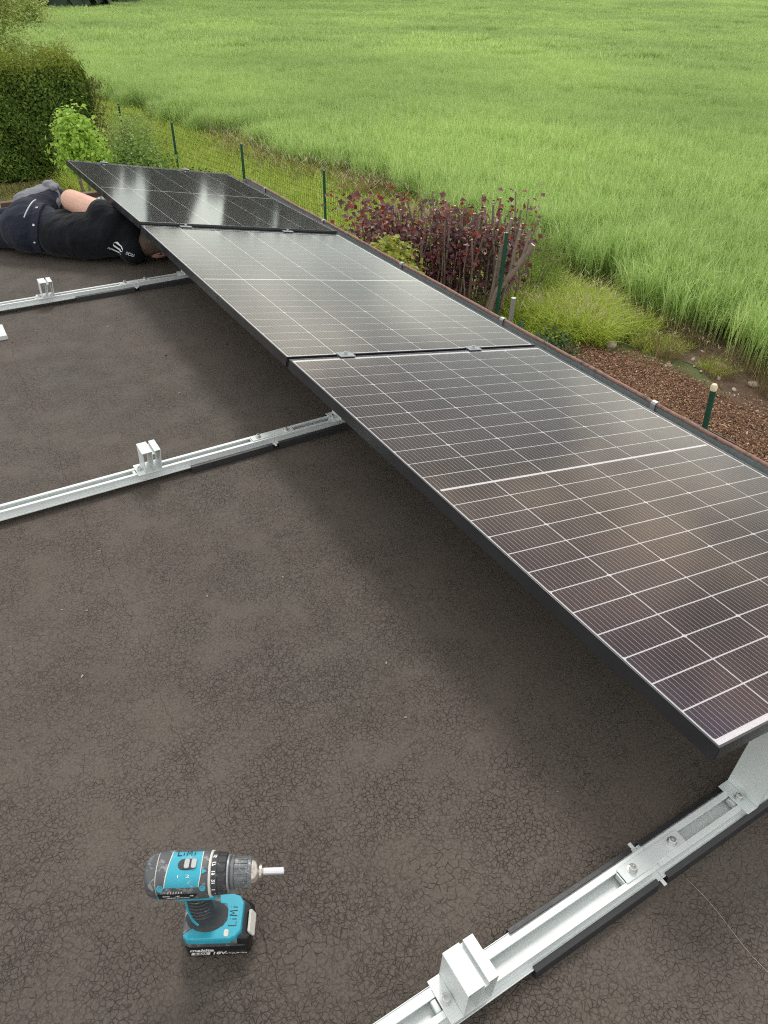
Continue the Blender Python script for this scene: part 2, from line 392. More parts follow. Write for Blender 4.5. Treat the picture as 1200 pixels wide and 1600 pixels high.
# ---- cereal crop
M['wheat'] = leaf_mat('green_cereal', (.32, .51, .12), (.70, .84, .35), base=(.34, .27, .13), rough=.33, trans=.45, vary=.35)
def wheat_patch(name, size, nst, w, leafw, seed, tall=.8, low=.15):
    r = np.random.default_rng(seed); P = r.uniform(-size / 2, size / 2, (nst, 2)); H = r.normal(tall, .05, nst)
    az = r.uniform(0, 6.283, nst); parts = []
    parts.append(blades(P, H * .95, w, r.uniform(0, .10, nst), r.uniform(0, .06, nst), r, seg=2, az=az, tipw=.6))
    for k in range(3):
        z0 = H * r.uniform(low, .68, nst); lh = np.clip(H - z0 + r.uniform(-.10, .10, nst), .14, .42); c = np.where(r.random(nst) < .22, r.uniform(.5, 1.2, nst), r.uniform(.0, .35, nst))
        parts.append(blades(P + r.normal(0, .006, (nst, 2)), lh, leafw, r.uniform(.03, .28, nst), c, r, seg=3, z0=z0, bw=.6))
    V, F, T = join(parts)
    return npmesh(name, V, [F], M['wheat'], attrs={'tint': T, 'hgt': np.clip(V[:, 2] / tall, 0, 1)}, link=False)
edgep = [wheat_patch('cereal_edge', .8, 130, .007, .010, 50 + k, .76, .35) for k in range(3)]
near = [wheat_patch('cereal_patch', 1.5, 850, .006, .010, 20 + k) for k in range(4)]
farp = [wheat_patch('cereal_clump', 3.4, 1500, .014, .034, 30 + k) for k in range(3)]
g = np.stack(np.meshgrid(np.arange(3.4, 40, .92), np.arange(-4, 40, .92)), -1).reshape(-1, 2)
g = g + nr.uniform(-.33, .33, g.shape)
g = g[in_view(g)]; dd = np.hypot(g[:, 0], g[:, 1]); g = g[dd < 36]
# the row right at the edge follows its wavy line
ye = np.arange(-3, 40, .55); ge = np.stack([edge_x(ye) + .55, ye], -1); ge += nr.uniform(-.08, .12, ge.shape)
g = g[g[:, 0] > edge_x(g[:, 1]) + .72]
P = g; bare = (np.sin(P[:, 0] * .9 + 2.0) * np.sin(P[:, 1] * .55 + .4))
sc = .97 + .035 * np.sin(P[:, 0] * .45 + P[:, 1] * .21) + nr.uniform(-.05, .05, len(P))
ye = np.arange(-3, 34, .14); ge = np.stack([edge_x(ye) + nr.uniform(.10, .95, len(ye)), ye], -1)
scatter('cereal_edge', np.c_[ge, np.full(len(ge), GZ + .01)], nr.uniform(.6, 1.05, len(ge)), edgep, 'thin outermost stalks along the crop edge', tilt=.14)
# trampled hollows in the crop
for hx, hy, hr in ((18.5, 17.5, 1.0), (13.4, 10.6, .6), (24, 23, 1.0)):
    sc = sc * (1 - .20 * np.exp(-((P[:, 0] - hx) ** 2 + (P[:, 1] - hy) ** 2) / hr ** 2))
scatter('cereal_crop', np.c_[P, hgt(P[:, 0], P[:, 1]) + GZ + .01], sc, near, 'pale green cereal crop standing beyond the fence')
g = np.stack(np.meshgrid(np.arange(-26, 158, 2.25), np.arange(-4, 122, 2.25)), -1).reshape(-1, 2); g = g + nr.uniform(-.9, .9, g.shape)
g = g[in_view(g)]; dd = np.hypot(g[:, 0], g[:, 1]); g = g[(dd > 34.5) & (g[:, 0] > edge_x(g[:, 1]) + 1.5)]
azg = np.degrees(np.arctan2(g[:, 0] + .9, g[:, 1] + .35)); g = g[np.hypot(g[:, 0] + .9, g[:, 1] + .35) < np.maximum(70, 76 + (azg - 12) * 4) - 1.5 + nr.uniform(-1, 1, len(g))]
sc = .98 + .04 * np.sin(g[:, 0] * .13 + g[:, 1] * .31) + .03 * np.sin(g[:, 0] * .4 - g[:, 1] * .1) + nr.uniform(-.05, .05, len(g))
tl = np.abs(g[:, 1] - (78 + .45 * (g[:, 0] - 20))); sc = sc * (1 - .12 * np.exp(-(tl / 2.2) ** 2))
scatter('distant_cereal_crop', np.c_[g, hgt(g[:, 0], g[:, 1]) + GZ + .01], sc, farp, 'pale green cereal crop far out in the field')

# ---- far conifer wood at the end of the field (its dark mass also stands in the panels' reflection)
M['conifer'] = leaf_mat('dark_conifer', (.022, .040, .022), (.045, .075, .035), rough=.8, trans=.1)
parts = []; rw = np.random.default_rng(5)
for k in range(420):
    az = rw.uniform(-12, 58); dist = max(70, 76 + (az - 12) * 4.0) + rw.uniform(0, 16)
    if rw.random() < .30: az = rw.uniform(8, 24); dist = max(70, 76 + (az - 12) * 4.0) + rw.uniform(0, 5)
    x = -.9 + dist * math.sin(R(az)); y = -.35 + dist * math.cos(R(az))
    el = 8.6 - .225 * (az - 17.5) + rw.uniform(-.9, .35)
    if 13.9 < az < 17.3 or 19.4 < az < 22.2: el *= rw.uniform(.15, .6)
    h = math.tan(R(max(2.2, el))) * dist + 3.8
    n = 210; zt = rw.random(n) ** .8; rad = (1 - zt) * h * .15 + .3; a = rw.uniform(0, 6.283, n); rr = rad * rw.uniform(.5, 1.05, n)
    c = np.stack([x + np.cos(a) * rr, y + np.sin(a) * rr, GZ + .3 + zt * h], -1); s = rw.uniform(.5, 1.1, n) * (1.15 - zt * .7)
    tx = np.stack([-np.sin(a), np.cos(a), 0 * a], -1) * s[:, None]; dn = np.stack([np.cos(a) * .5, np.sin(a) * .5, -np.ones(n)], -1) * (s * 1.2)[:, None]
    Vv = np.stack([c - tx, c + tx, c + dn * .9 + tx * .6, c + dn - tx * .5], 1).reshape(-1, 3)
    parts.append((Vv, np.arange(n * 4).reshape(-1, 4), np.repeat(rw.random(n), 4)))
V, F, T = join(parts)
npmesh('forest', V, [F], M['conifer'], attrs={'tint': T, 'hgt': 0 * T + 1}, kind='stuff', label='dark conifer wood beyond the far end of the field')
mb = MB()
for k in range(120):
    az = rw.uniform(-10, 56); dist = max(70, 76 + (az - 12) * 4.0) + rw.uniform(1, 12); x = -.9 + dist * math.sin(R(az)); y = -.35 + dist * math.cos(R(az)); mb.tube([(x, y, GZ), (x, y, GZ + 5)], [.25, .15], 5)
mb.build('forest_trunks', M['bark_dark'], kind='stuff', label='dark trunks within the far conifer wood')

# ------------------------------------------------------------------ GARAGE (roof, gutter, edges)
gar = empty('garage', (-2, 2, GZ), label='flat roofed garage covered with cracked brown bitumen', cat='building')
RX0, RX1, RY0, RY1 = -5.2, 1.245, -3.6, 5.60
off = Vector((2, -2, -GZ))
def gm(mb, name, mat, parent=gar, **k):
    mb.v = [tuple(Vector(v) + off) for v in mb.v]
    return mb.build(name, mat, parent, **k)
seams = [RX0, -4.56, -3.61, -2.66, -1.71, -.764, .182, RX1]
for a, b in zip(seams[:-1], seams[1:]):
    n = 900; ysr = np.linspace(RY0, RY1, n); V = []
    wob = lambda y, s: .006 * math.sin(y * 2.1 + s) + .004 * math.sin(y * 7.3 + s * 2) + .0025 * math.sin(y * 31 + s) + .0012 * math.sin(y * 83 + 2 * s) + .003 * math.sin(y * 53 + 3 * math.sin(y * 17)) + .002 * math.sin(y * 137 + s)
    for y in ysr:
        xa = a + (wob(y, a) if a > RX0 else 0); xb = b + (wob(y, b) - .0007 - .0007 * math.sin(y * 5.3 + b) if b < RX1 else 0)
        V += [(xa, y, -.03), (xa, y, -.0006), (xa + .0006, y, 0), (xb - .0006, y, 0), (xb, y, -.0006), (xb, y, -.03)]
    q = np.arange(n - 1) * 6; F = np.concatenate([np.stack([q + j, q + j + 6, q + j + 7, q + j + 1], -1)[:, ::-1] for j in range(5)])
    V = np.array(V) + np.array(off)
    npmesh('roofing_sheet', V, [F], M['roof'], gar)
mb = MB(); mb.box(RX0 + .02, RX1 - .03, RY0 + .02, RY1 - .02, -.20, -.0009); gm(mb, 'roof_slab', M['roof'])
for (x0, x1, y0, y1) in ((RX0 + .3, RX0 + .5, RY0 + .5, RY1 - .35), (.85, 1.05, RY0 + .5, RY1 - .35), (RX0 + .5, .85, RY0 + .3, RY0 + .5), (RX0 + .5, .85, RY1 - .35, RY1 - .15)):
    mb = MB(); mb.box(x0, x1, y0, y1, GZ, -.2); gm(mb, 'wall', M['render'])
mb = MB(); mb.box(RX0, RX1 + .02, RY1 + .003, RY1 + .055, -.16, .028); gm(mb, 'fascia_board', M['timber'], bevel=.004)
mb = MB(); mb.box(1.215, 1.243, RY0, RY1 - .01, -.2, -.034); gm(mb, 'fascia_board', M['timber'])
# drip-edge sheet and gutter trough
mb = MB(); mb.prism([(1.19, .002), (1.252, -.001), (1.262, -.03), (1.259, -.03), (1.249, -.003), (1.19, -.0005)], (RY0, RY1 - .02), 'y')
gm(mb, 'edge_flashing', M['zinc'])
GY0, GY1 = -3.4, 5.62
mb = MB(); prof = []
for k in range(9):
    a = math.pi * k / 8; prof.append((1.316 - .052 * math.cos(a), -.055 - .052 * math.sin(a)))
outer = [(1.264, -.02)] + prof + [(1.368, -.004)]
inner = [(1.3665 - .0005, -.004)] + [(1.316 - .050 * math.cos(math.pi * k / 8), -.055 - .050 * math.sin(math.pi * k / 8)) for k in range(8, -1, -1)] + [(1.266, -.02)]
for i in range(len(outer) - 1):
    a, b = outer[i], outer[i + 1]; j = len(inner) - 1 - i; c, d = inner[j - 1], inner[j]
    mb.prism([a, b, c, d], (GY0, GY1), 'y')
gut = gm(mb, 'gutter', M['zinc'])
mb = MB(); mb.prism([(1.264, -.02)] + prof + [(1.368, -.004)], (GY1, GY1 + .003), 'y')
mb.v = [tuple(Vector(v) + off) for v in mb.v]; mb.build('gutter_end', M['galv'], gut)
mb = MB(); pts = [(1.372 + .0012 * math.sin(y * 9) + .001 * math.sin(y * 23), y, .001 + .0012 * math.sin(y * 5)) for y in np.linspace(GY0, GY1, 170)]
mb.tube([Vector(p) + off for p in pts], .0085, 10); mb.build('gutter_rim', M['rim'], gut, smooth=True)
for y in (-2.6, -1.6, -.6, .34, 1.321, 2.3, 3.242, 4.246, 5.231):
    mb = MB()
    q = [(1.356, -.03), (1.356, .004), (1.362, .0115), (1.372, .0135), (1.382, .010), (1.3845, 0), (1.382, -.012)]
    qi = [(1.378, -.010), (1.3805, 0), (1.379, .006), (1.372, .0095), (1.365, .008), (1.360, .002), (1.360, -.03)]
    mb.prism(q + qi, (y - .012, y + .012), 'y'); mb.v = [tuple(Vector(v) + off) for v in mb.v]; mb.build('gutter_clip', M['galv'], gut, bevel=.001)

# ------------------------------------------------------------------ SOLAR PANELS
LP, WP, GAP, ZH, TILT = 1.762, 1.134, .020, .3243, R(9.98)
def cell_mesh(name, lo, hi):
    u, v, c = .0912, .03425, .0040
    pts = []
    pts += [(-u + c, -v), (u - c, -v)] if lo else [(-u, -v), (u, -v)]
    pts += ([(u, -v + c)] if lo else []) + ([(u, v - c), (u - c, v), (-u + c, v), (-u, v - c)] if hi else [(u, v), (-u, v)]) + ([(-u, -v + c)] if lo else [])
    m = bpy.data.meshes.new(name); m.from_pydata([(x, y, 0) for x, y in pts] , [], [tuple(range(len(pts)))]); m.update(); m.materials.append(M['cell']); return m
CM = [cell_mesh('solar_cell', 1, 0), cell_mesh('solar_cell', 0, 0), cell_mesh('solar_cell', 0, 1)]
D = .035
def make_panel(idx, label, dx=0, dz=0, pitch=0.):
    y0 = idx * (LP + GAP)
    root = empty('solar_panel', (dx, y0, ZH + dz), (pitch, TILT, 0), label=label, cat='solar panel', group='solar panels in one tilted row')
    # frame: two long and two short rails of one extruded profile
    t, lip, lb = .0018, .0048, .026
    long_ = [(0, -D), (lb, -D), (lb, -D + t), (t, -D + t), (t, -.0062), (lip, -.0062), (lip, 0), (0, 0)]
    mb = MB()
    mb.prism(long_, (0, LP), 'y'); mb.build('long_frame_rail', M['frame'], root, bevel=.0007)
    mb = MB(); mb.prism([(WP - x, z) for x, z in long_][::-1], (0, LP), 'y')
    mb.build('long_frame_rail', M['frame'], root, bevel=.0007)
    ls = .0050
    short = [(0, -D), (lb, -D), (lb, -D + t), (t, -D + t), (t, -.0062), (ls, -.0062), (ls, -.0003), (0, -.0003)]
    mb = MB()
    mb.prism(short, (lip + .0002, WP - lip - .0002), 'x'); mb.build('short_frame_rail', M['frame'], root, bevel=.0007)
    mb = MB(); mb.prism([(LP - y, z) for y, z in short][::-1], (lip + .0002, WP - lip - .0002), 'x')
    mb.build('short_frame_rail', M['frame'], root, bevel=.0007)
    mb = MB(); mb.box(.003, WP - .003, .003, LP - .003, -.0060, -.0040); mb.build('backsheet', M['white'], root)
    for j in range(24):
        half = j // 12; jj = j % 12
        cy = .0165 + .0361 + jj * .0722 if half == 0 else LP - .0165 - .0361 - (11 - jj) * .0722
        kind = (0, 1, 2)[jj % 3]
        for i in range(6):
            o = bpy.data.objects.new('solar_cell', CM[kind]); C.objects.link(o); o.parent = root
            o.location = (WP / 2 + (i - 2.5) * .1855, cy, -.0034)
    # white bus ribbon across the middle gap
    mb = MB(); mb.box(.02, WP - .02, LP / 2 - .0042, LP / 2 + .0042, -.0037, -.0031); mb.build('centre_ribbon', M['white'], root)
    mb = MB(); mb.v = [(lip * .5, ls * .5, -.0012), (WP - lip * .5, ls * .5, -.0012), (WP - lip * .5, LP - ls * .5, -.0012), (lip * .5, LP - ls * .5, -.0012)]; mb.f = [(0, 1, 2, 3)]; mb.mi = [0]
    mb.build('glass', M['glass'], root)
    mb = MB(); mb.box(WP / 2 - .05, WP / 2 + .05, LP / 2 - .04, LP / 2 + .04, -.022, -.0062); mb.build('junction_box', M['rubber'], root, bevel=.003)
    return root
make_panel(0, 'nearest solar panel of the row, with the wide white centre line')
make_panel(1, 'middle solar panel of the row, clamped between its two neighbours')
make_panel(2, 'farthest solar panel, held over the head of the lying worker', pitch=R(-.8), dz=.014)

# mid and end clamps on the panel edges
def clamp(x, joint, label, end=False):
    y = joint * (LP + GAP) - GAP / 2
    z = ZH - x * math.tan(TILT) - (.010 if end else 0)
    r = empty('panel_clamp', (x, y, z), (0, TILT, 0), label=label, cat='panel clamp', group='clamps holding the panels')
    mb = MB()
    if end: mb.box(-.025, .025, -.020, .0062, .0008, .0036); mb.box(-.025, .025, .0064, .0084, -.034, .0036)
    else:
        mb.box(-.03, .03, -.021, .021, .0012, .0042); mb.box(-.03, .03, -.0075, -.0055, -.03, .001); mb.box(-.03, .03, .0055, .0075, -.03, .001)
    mb.build('clamp_plate', M['zinc'], r, bevel=.0008)
    b = MB(); b.lathe([(.0043, .0085), (.0058, .0085), (.0059, .0062), (.0125, .0062), (.0125, .004), (.0085, .0035)], 18, Matrix.Rotation(-math.pi / 2, 4, 'Y')); b.build('bolt', M['steel'], r, smooth=True)
    return r
clamp(.220, 1, 'grey clamp at the joint of nearest and middle panel, towards their raised edge')
clamp(.785, 1, 'grey clamp at the joint of nearest and middle panel, towards the gutter')
clamp(.229, 2, 'grey clamp at the joint of middle and farthest panel, above the worker')
clamp(.800, 2, 'grey clamp at the joint of middle and farthest panel, towards the gutter')
clamp(.240, 3, 'small clamp on the far end of the farthest panel, beside the leafy shrubs', True)
clamp(.800, 3, 'small clamp on the far panel end, at the foot of a fence post', True)

# ------------------------------------------------------------------ MOUNTING RAILS
def bolt_mb(b, x, y, z):
    T = Matrix.Translation((x, y, z)) @ Matrix.Rotation(-math.pi / 2, 4, 'Y')
    b.lathe([(0, .0098), (.0016, .0098), (.0017, .0085), (.0030, .0085), (.0031, .0068), (.0105, .0068), (.0112, .0060), (.0112, .0036), (.0055, .0033)], 20, T)
def rail_mb(x0, x1):
    mb = MB(); t = .0022
    mb.box(x0, x1, -.035, .035, .0195, .0195 + t)
    for s in (-1, 1):
        y = sorted((s * .0225, s * .0203)); mb.box(x0, x1, y[0], y[1], .0217, .0400)
        y = sorted((s * .0225, s * .0112)); mb.box(x0, x1, y[0], y[1], .0400, .0422)
        y = sorted((s * .0350, s * .0335)); mb.box(x0, x1, y[0], y[1], .0217, .0232)
        y = sorted((s * .0126, s * .0112)); mb.box(x0, x1, y[0], y[1], .0372, .0399)
        y = sorted((s * .0275, s * .0265)); mb.box(x0, x1, y[0], y[1], .0217, .0225)
    return mb
def mat_mb(x0, x1):
    mb = MB()
    for s in (1, -1):
        p = [(s * .0, 0), (s * .0425, 0), (s * .0405, .0235), (s * .030, .0262), (s * .0298, .0238), (s * .0365, .0232), (s * .0365, .019), (s * .0, .019)]
        mb.prism(p if s > 0 else p[::-1], (x0, x1), 'x')
    return mb
def low_bracket(root, x):
    b = MB(); t = .0022; z0 = .0428; h0, h1 = -.036, .036; ZT = .121
    def seg(p, q, w=t):
        d = Vector((q[0] - p[0], q[1] - p[1])); n = Vector((-d.y, d.x)).normalized() * w
        b.prism([p, q, (q[0] + n.x, q[1] + n.y), (p[0] + n.x, p[1] + n.y)], (h0, h1), 'y')
    b.prism([(x - .045, z0), (x - .021, z0), (x - .021, z0 + t), (x - .045, z0 + t)], (h0, h1), 'y')     # foot with bolt
    b.prism([(x - .0205, z0), (x + .034, z0), (x + .034, z0 + t), (x - .0205, z0 + t)], (h0, h1), 'y')
    seg((x - .019, z0 + t + .0003), (x - .017, ZT - t - .0003))                                  # left wall
    b.prism([(x - .0205, ZT - t), (x + .0125, ZT - t), (x + .0125, ZT), (x - .0185, ZT), (x - .0205, ZT - .001)], (h0, h1), 'y')
    b.prism([(x + .0200, ZT - t), (x + .040, ZT - t), (x + .040, ZT), (x + .0200, ZT)], (h0, h1), 'y')
    b.prism([(x + .0104, ZT - .010), (x + .0124, ZT - .010), (x + .0124, ZT - t - .0003), (x + .0104, ZT - t - .0003)], (h0, h1), 'y')
    b.prism([(x + .0201, ZT - .010), (x + .0221, ZT - .010), (x + .0221, ZT - t - .0003), (x + .0201, ZT - t - .0003)], (h0, h1), 'y')
    b.prism([(x + .0104, ZT - .0122), (x + .0221, ZT - .0122), (x + .0221, ZT - .0102), (x + .0104, ZT - .0102)], (h0, h1), 'y')
    seg((x + .006, z0 + t + .0003), (x + .0135, ZT - .0125))                                     # inner web
    seg((x + .0335, z0 + t + .0003), (x + .0400, ZT - t - .0003))                                  # right wall
    br = b.build('low_bracket', M['alu'], root, bevel=.0006)
    c = MB(); bolt_mb(c, x - .033, -.002, z0 + t); c.build('bolt', M['steel'], br, smooth=True)
    c = MB(); c.box(x - .056, x - .0455, -.0105, .0105, .030, .0405); c.build('sliding_nut', M['alu_sheet'], br, bevel=.002)
def high_bracket(root, x, top):
    b = MB(); t = .0025; z0 = .0428; h0, h1 = -.036, .036
    b.prism([(x, z0), (x + .0275, z0), (x + .0275, z0 + t), (x, z0 + t)], (h0, h1), 'y')
    b.prism([(x + .0278, z0), (x + .0305, z0), (x + .046, top - .0035), (x + .0433, top - .003)], (h0, h1), 'y')
    b.prism([(x + .0433, top - .003), (x + .100, top - .0132), (x + .100, top - .0105), (x + .0433, top)], (h0, h1), 'y')
    b.prism([(x + .1003, top - .0132), (x + .103, top - .0132), (x + .150, z0), (x + .147, z0)], (h0, h1), 'y')
    b.prism([(x + .1503, z0), (x + .175, z0), (x + .175, z0 + t), (x + .1503, z0 + t)], (h0, h1), 'y')
    br = b.build('high_bracket', M['alu_sheet'], root, bevel=.0006)
    c = MB(); bolt_mb(c, x + .013, -.002, z0 + t); c.build('bolt', M['steel'], br, smooth=True)
    c = MB(); c.lathe([(-.0, .0103), (.009, .0103)], 16, Matrix.Translation((x - .004, 0, .0335)) @ Matrix.Scale(.7, 4, (0, 0, 1)), sq=3); c.build('sliding_nut', M['alu_sheet'], br, bevel=.001)
def mounting_rail(y, label, x_left=-2.3, top=None):
    root = empty('mounting_rail', (0, y, 0), label=label, cat='mounting rail', group='aluminium rails across the roof')
    rail_mb(x_left, -.0765).build('rail_profile', M['alu'], root, bevel=.0005)
    rail_mb(-.0757, 1.17).build('rail_profile', M['alu'], root, bevel=.0005)
    c = MB(); c.box(-.154, .004, -.0150, .0150, .0427, .0452); c.box(-.1575, -.1543, -.0108, .0108, .028, .0418); cp = c.build('connector_plate', M['alu_sheet'], root, bevel=.0008)
    for x in (-.128, -.022):
        c = MB(); bolt_mb(c, x, 0, .0452); c.build('bolt', M['steel'], cp, smooth=True)
    for a, b in ((-.389, -.090), (-.068, .250), (.62, 1.17), (-1.62, -1.32)):
        mat_mb(a, b).build('rubber_mat', M['rubber'], root, bevel=.001)
    for s in (-1, 1):
        c = MB(); yy = sorted((s * .0352, s * .047)); c.box(-.0850, -.0775, yy[0], yy[1], .0195, .0222); c.build('end_tab', M['alu'], root, bevel=.0005)
    low_bracket(root, -.517); high_bracket(root, .156, ZH - .2 * math.tan(TILT) - D - .004)
    b = root
    # low bracket under the panels' lower edge
    low_bracket(root, 1.045)
    for o in list(root.children):
        if o.name.startswith('low_bracket') and abs(sum(v.co.x for v in o.data.vertices) / len(o.data.vertices) - 1.045) < .05:
            o.location.z = -.022
    return root
mounting_rail(-.003, 'aluminium mounting rail nearest the drill, running under the near end of the panels')
mounting_rail(1.786, 'aluminium mounting rail under the joint of nearest and middle panel')
mounting_rail(3.572, 'aluminium mounting rail in front of the lying worker')
mounting_rail(5.336, 'aluminium mounting rail behind the lying worker by the far roof edge')
mb = MB(); mb.box(-1.35, -.757, 3.215, 3.405, .001, .0035); mb.box(-1.35, -.757, 3.215, 3.2175, .0036, .02)
mb.build('metal_sheet', M['alu'], label='loose pale metal sheet lying at the left beside the third rail', cat='metal sheet', bevel=.0005)

# ------------------------------------------------------------------ text and strokes
def text_mesh(name, body, size, mat, parent, Mx, extrude=.0002, align='CENTER', shear=0., bold=0., sx=1.):
    cu = bpy.data.curves.new(name, 'FONT'); cu.body = body; cu.size = size; cu.extrude = extrude; cu.align_x = align; cu.align_y = 'CENTER'; cu.shear = shear; cu.offset = bold; cu.resolution_u = 3
    t = bpy.data.objects.new(name, cu); C.objects.link(t)
    dg = bpy.context.evaluated_depsgraph_get(); me = bpy.data.meshes.new_from_object(t.evaluated_get(dg))
    bpy.data.objects.remove(t); bpy.data.curves.remove(cu)
    me.transform(Matrix.Scale(sx, 4, (1, 0, 0))); me.materials.clear(); me.materials.append(mat)
    o = bpy.data.objects.new(name, me); C.objects.link(o); o.parent = parent; o.matrix_local = Mx; return o
def basis(o, x, y):
    x = Vector(x).normalized(); z = x.cross(Vector(y)).normalized(); y = z.cross(x)
    m = Matrix((x, y, z)).transposed().to_4x4(); m.translation = Vector(o); return m
def strokes(name, lines, mat, parent, Mx, r=.0006):
    mb = MB()
    for l in lines: mb.tube([Mx @ Vector((*p, 0)) for p in l], r, 5)
    return mb.build(name, mat, parent, smooth=True)
LIMI = [[(0, 1), (-.03, 0), (.45, .03)], [(.72, 0), (.74, .55)], [(.75, .8), (.77, .85)], [(1.1, 0), (1.2, .95), (1.42, .35), (1.68, 1.0), (1.72, 0)], [(2.1, .02), (2.14, .58)], [(2.15, .84), (2.17, .9)]]

# ------------------------------------------------------------------ CORDLESS DRILL
M['d_grey'] = simple('scuffed_grey_plastic', (.085, .09, .095), .5, 0, .35, 45, .15, 160)
M['d_teal'] = simple('teal_plastic', (.03, .36, .48), .42, 0, .16, 50)
M['d_black'] = simple('black_plastic', (.012, .012, .014), .3, 0, .2, 60)
M['d_dark'] = simple('dark_rubber_grip', (.035, .037, .04), .6, 0, .25, 80, .3, 300)
M['d_white'] = simple('dirty_white_plastic', (.62, .60, .54), .5, 0, .12, 90)
M['d_print'] = simple('white_print', (.8, .8, .8), .5, 0, .02, 10)
M['d_steel'] = simple('worn_steel', (.58, .53, .47), .3, .9, .25, 120)
M['d_bit'] = simple('bright_bit_holder', (.75, .76, .78), .3, .7, .05, 60)
M['ink'] = simple('black_marker', (.02, .02, .025), .6)
M['d_chuck'] = simple('grey_chuck_sleeve', (.13, .145, .15), .42, .2, .45, 120, .2, 200)
def scuff(m, col, thr=.60, sc=70):
    t = m.node_tree; b = t.nodes['Principled BSDF']; lk = b.inputs['Base Color'].links[0]; src = lk.from_socket
    co = t.nodes.new('ShaderNodeTexCoord'); n1 = t.nodes.new('ShaderNodeTexNoise'); n1.inputs['Scale'].default_value = sc; n1.inputs['Detail'].default_value = 6; n1.inputs['Roughness'].default_value = .7
    n1.inputs['Distortion'].default_value = .8; t.links.new(co.outputs['Object'], n1.inputs['Vector'])
    r = t.nodes.new('ShaderNodeValToRGB'); r.color_ramp.elements[0].position = thr; r.color_ramp.elements[0].color = (0, 0, 0, 1); r.color_ramp.elements[1].position = thr + .07; r.color_ramp.elements[1].color = (.75, .75, .75, 1)
    x = t.nodes.new('ShaderNodeMixRGB'); x.inputs[2].default_value = (*col, 1); t.links.new(n1.outputs['Fac'], r.inputs[0]); t.links.new(r.outputs[0], x.inputs[0]); t.links.new(src, x.inputs[1]); t.links.new(x.outputs[0], b.inputs['Base Color'])
scuff(M['d_grey'], (.30, .31, .32), .55, 60); scuff(M['d_teal'], (.28, .46, .52), .60, 80); scuff(M['d_dark'], (.14, .14, .15), .58, 90); scuff(M['d_chuck'], (.42, .42, .40), .55, 110); scuff(M['d_black'], (.07, .07, .075), .62, 60)
scuff(M['alu'], (.50, .53, .52), .66, 18); scuff(M['alu_sheet'], (.50, .52, .52), .64, 22)
dr = empty('cordless_drill', (-.829, .2975, 0), (0, 0, R(-28)), label='teal and black cordless drill standing upright on its battery', cat='drill')
def rrect(x0, x1, y0, y1, r, n=5):
    pts = []
    for cx, cy, a0 in ((x1 - r, y0 + r, -90), (x1 - r, y1 - r, 0), (x0 + r, y1 - r, 90), (x0 + r, y0 + r, 180)):
        for k in range(n + 1):
            a = R(a0 + 90 * k / n); pts.append((cx + r * math.cos(a), cy + r * math.sin(a)))
    return pts
def loft(mb, rings, m=0):
    n = len(rings[0]); vs = [v for r in rings for v in r]
    fs = [tuple(range(n))[::-1], tuple(range((len(rings) - 1) * n, len(rings) * n))]
    for i in range(len(rings) - 1):
        for k in range(n): fs.append((i * n + k, i * n + (k + 1) % n, (i + 1) * n + (k + 1) % n, (i + 1) * n + k))
    mb.add(vs, fs, m)
mb = MB()
loft(mb, [[(x, y, z) for x, y in rrect(-.055 + i, .060 - i, -.0375 + i, .0375 - i, .014)] for z, i in ((0.0005, .003), (.004, .0005), (.030, 0), (.035, .001), (.037, .004))])
bat = mb.build('battery', M['d_black'], dr, smooth=True)
mb = MB()
def slope(z, x1, i): return [(x, y, z + (0 if x < .045 else -.012 * (x - .045) / .02 * (z - .036) / .02)) for x, y in rrect(.000, x1, -.0345 + i, .0345 - i, .014)]
loft(mb, [slope(.0355, .063, .0), slope(.046, .064, .0), slope(.056, .061, .002), slope(.059, .057, .005)])
mb.build('battery_nose', M['d_black'], bat, smooth=True)
mb = MB(); Mw = basis((.0615, -.004, .047), (0, 1, 0), (-.35, 0, 1))
loft(mb, [[Mw @ Vector((x, y, z)) for x, y in rrect(-.019, .019, -.010, .0105, .003)] for z in (-.002, .0022)])
mb.build('battery_latch', M['d_white'], bat, bevel=.0005)
text_mesh('lettering', 'makita', .0125, M['d_print'], bat, basis((-.024, -.03765, .0245), (1, 0, 0), (0, 0, 1)), shear=.25, bold=.0003, sx=1.25)
mb = MB(); Mb = basis((-.027, -.03765, .0125), (1, 0, 0), (0, 0, 1)); mb.prism([(-.0165, -.0042), (.0155, -.0042), (.0175, .0042), (-.0145, .0042)], (-.0001, .0002), 'z', M=Mb); mb.build('capacity_badge', M['d_print'], bat)
text_mesh('lettering', '5.0Ah', .0085, M['d_black'], bat, basis((-.027, -.0379, .0125), (1, 0, 0), (0, 0, 1)), shear=.2, bold=.0002, sx=1.1)
text_mesh('lettering', '18V', .0125, M['d_print'], bat, basis((.004, -.03765, .0125), (1, 0, 0), (0, 0, 1)), shear=.2, bold=.0003, sx=1.2)
text_mesh('lettering', 'LITHIUM-ION', .0052, M['d_print'], bat, basis((.034, -.03765, .0105), (1, 0, 0), (0, 0, 1)), shear=.2, sx=1.2)
# foot
mb = MB()
loft(mb, [[(x, y, z) for x, y in rrect(-.057 + i, .046 - i, -.0385 + i, .0385 - i, .018)] for z, i in ((.0375, .002), (.041, .0), (.056, .001), (.063, .004), (.066, .009))])
mb.build('foot', M['d_grey'], dr, smooth=True)
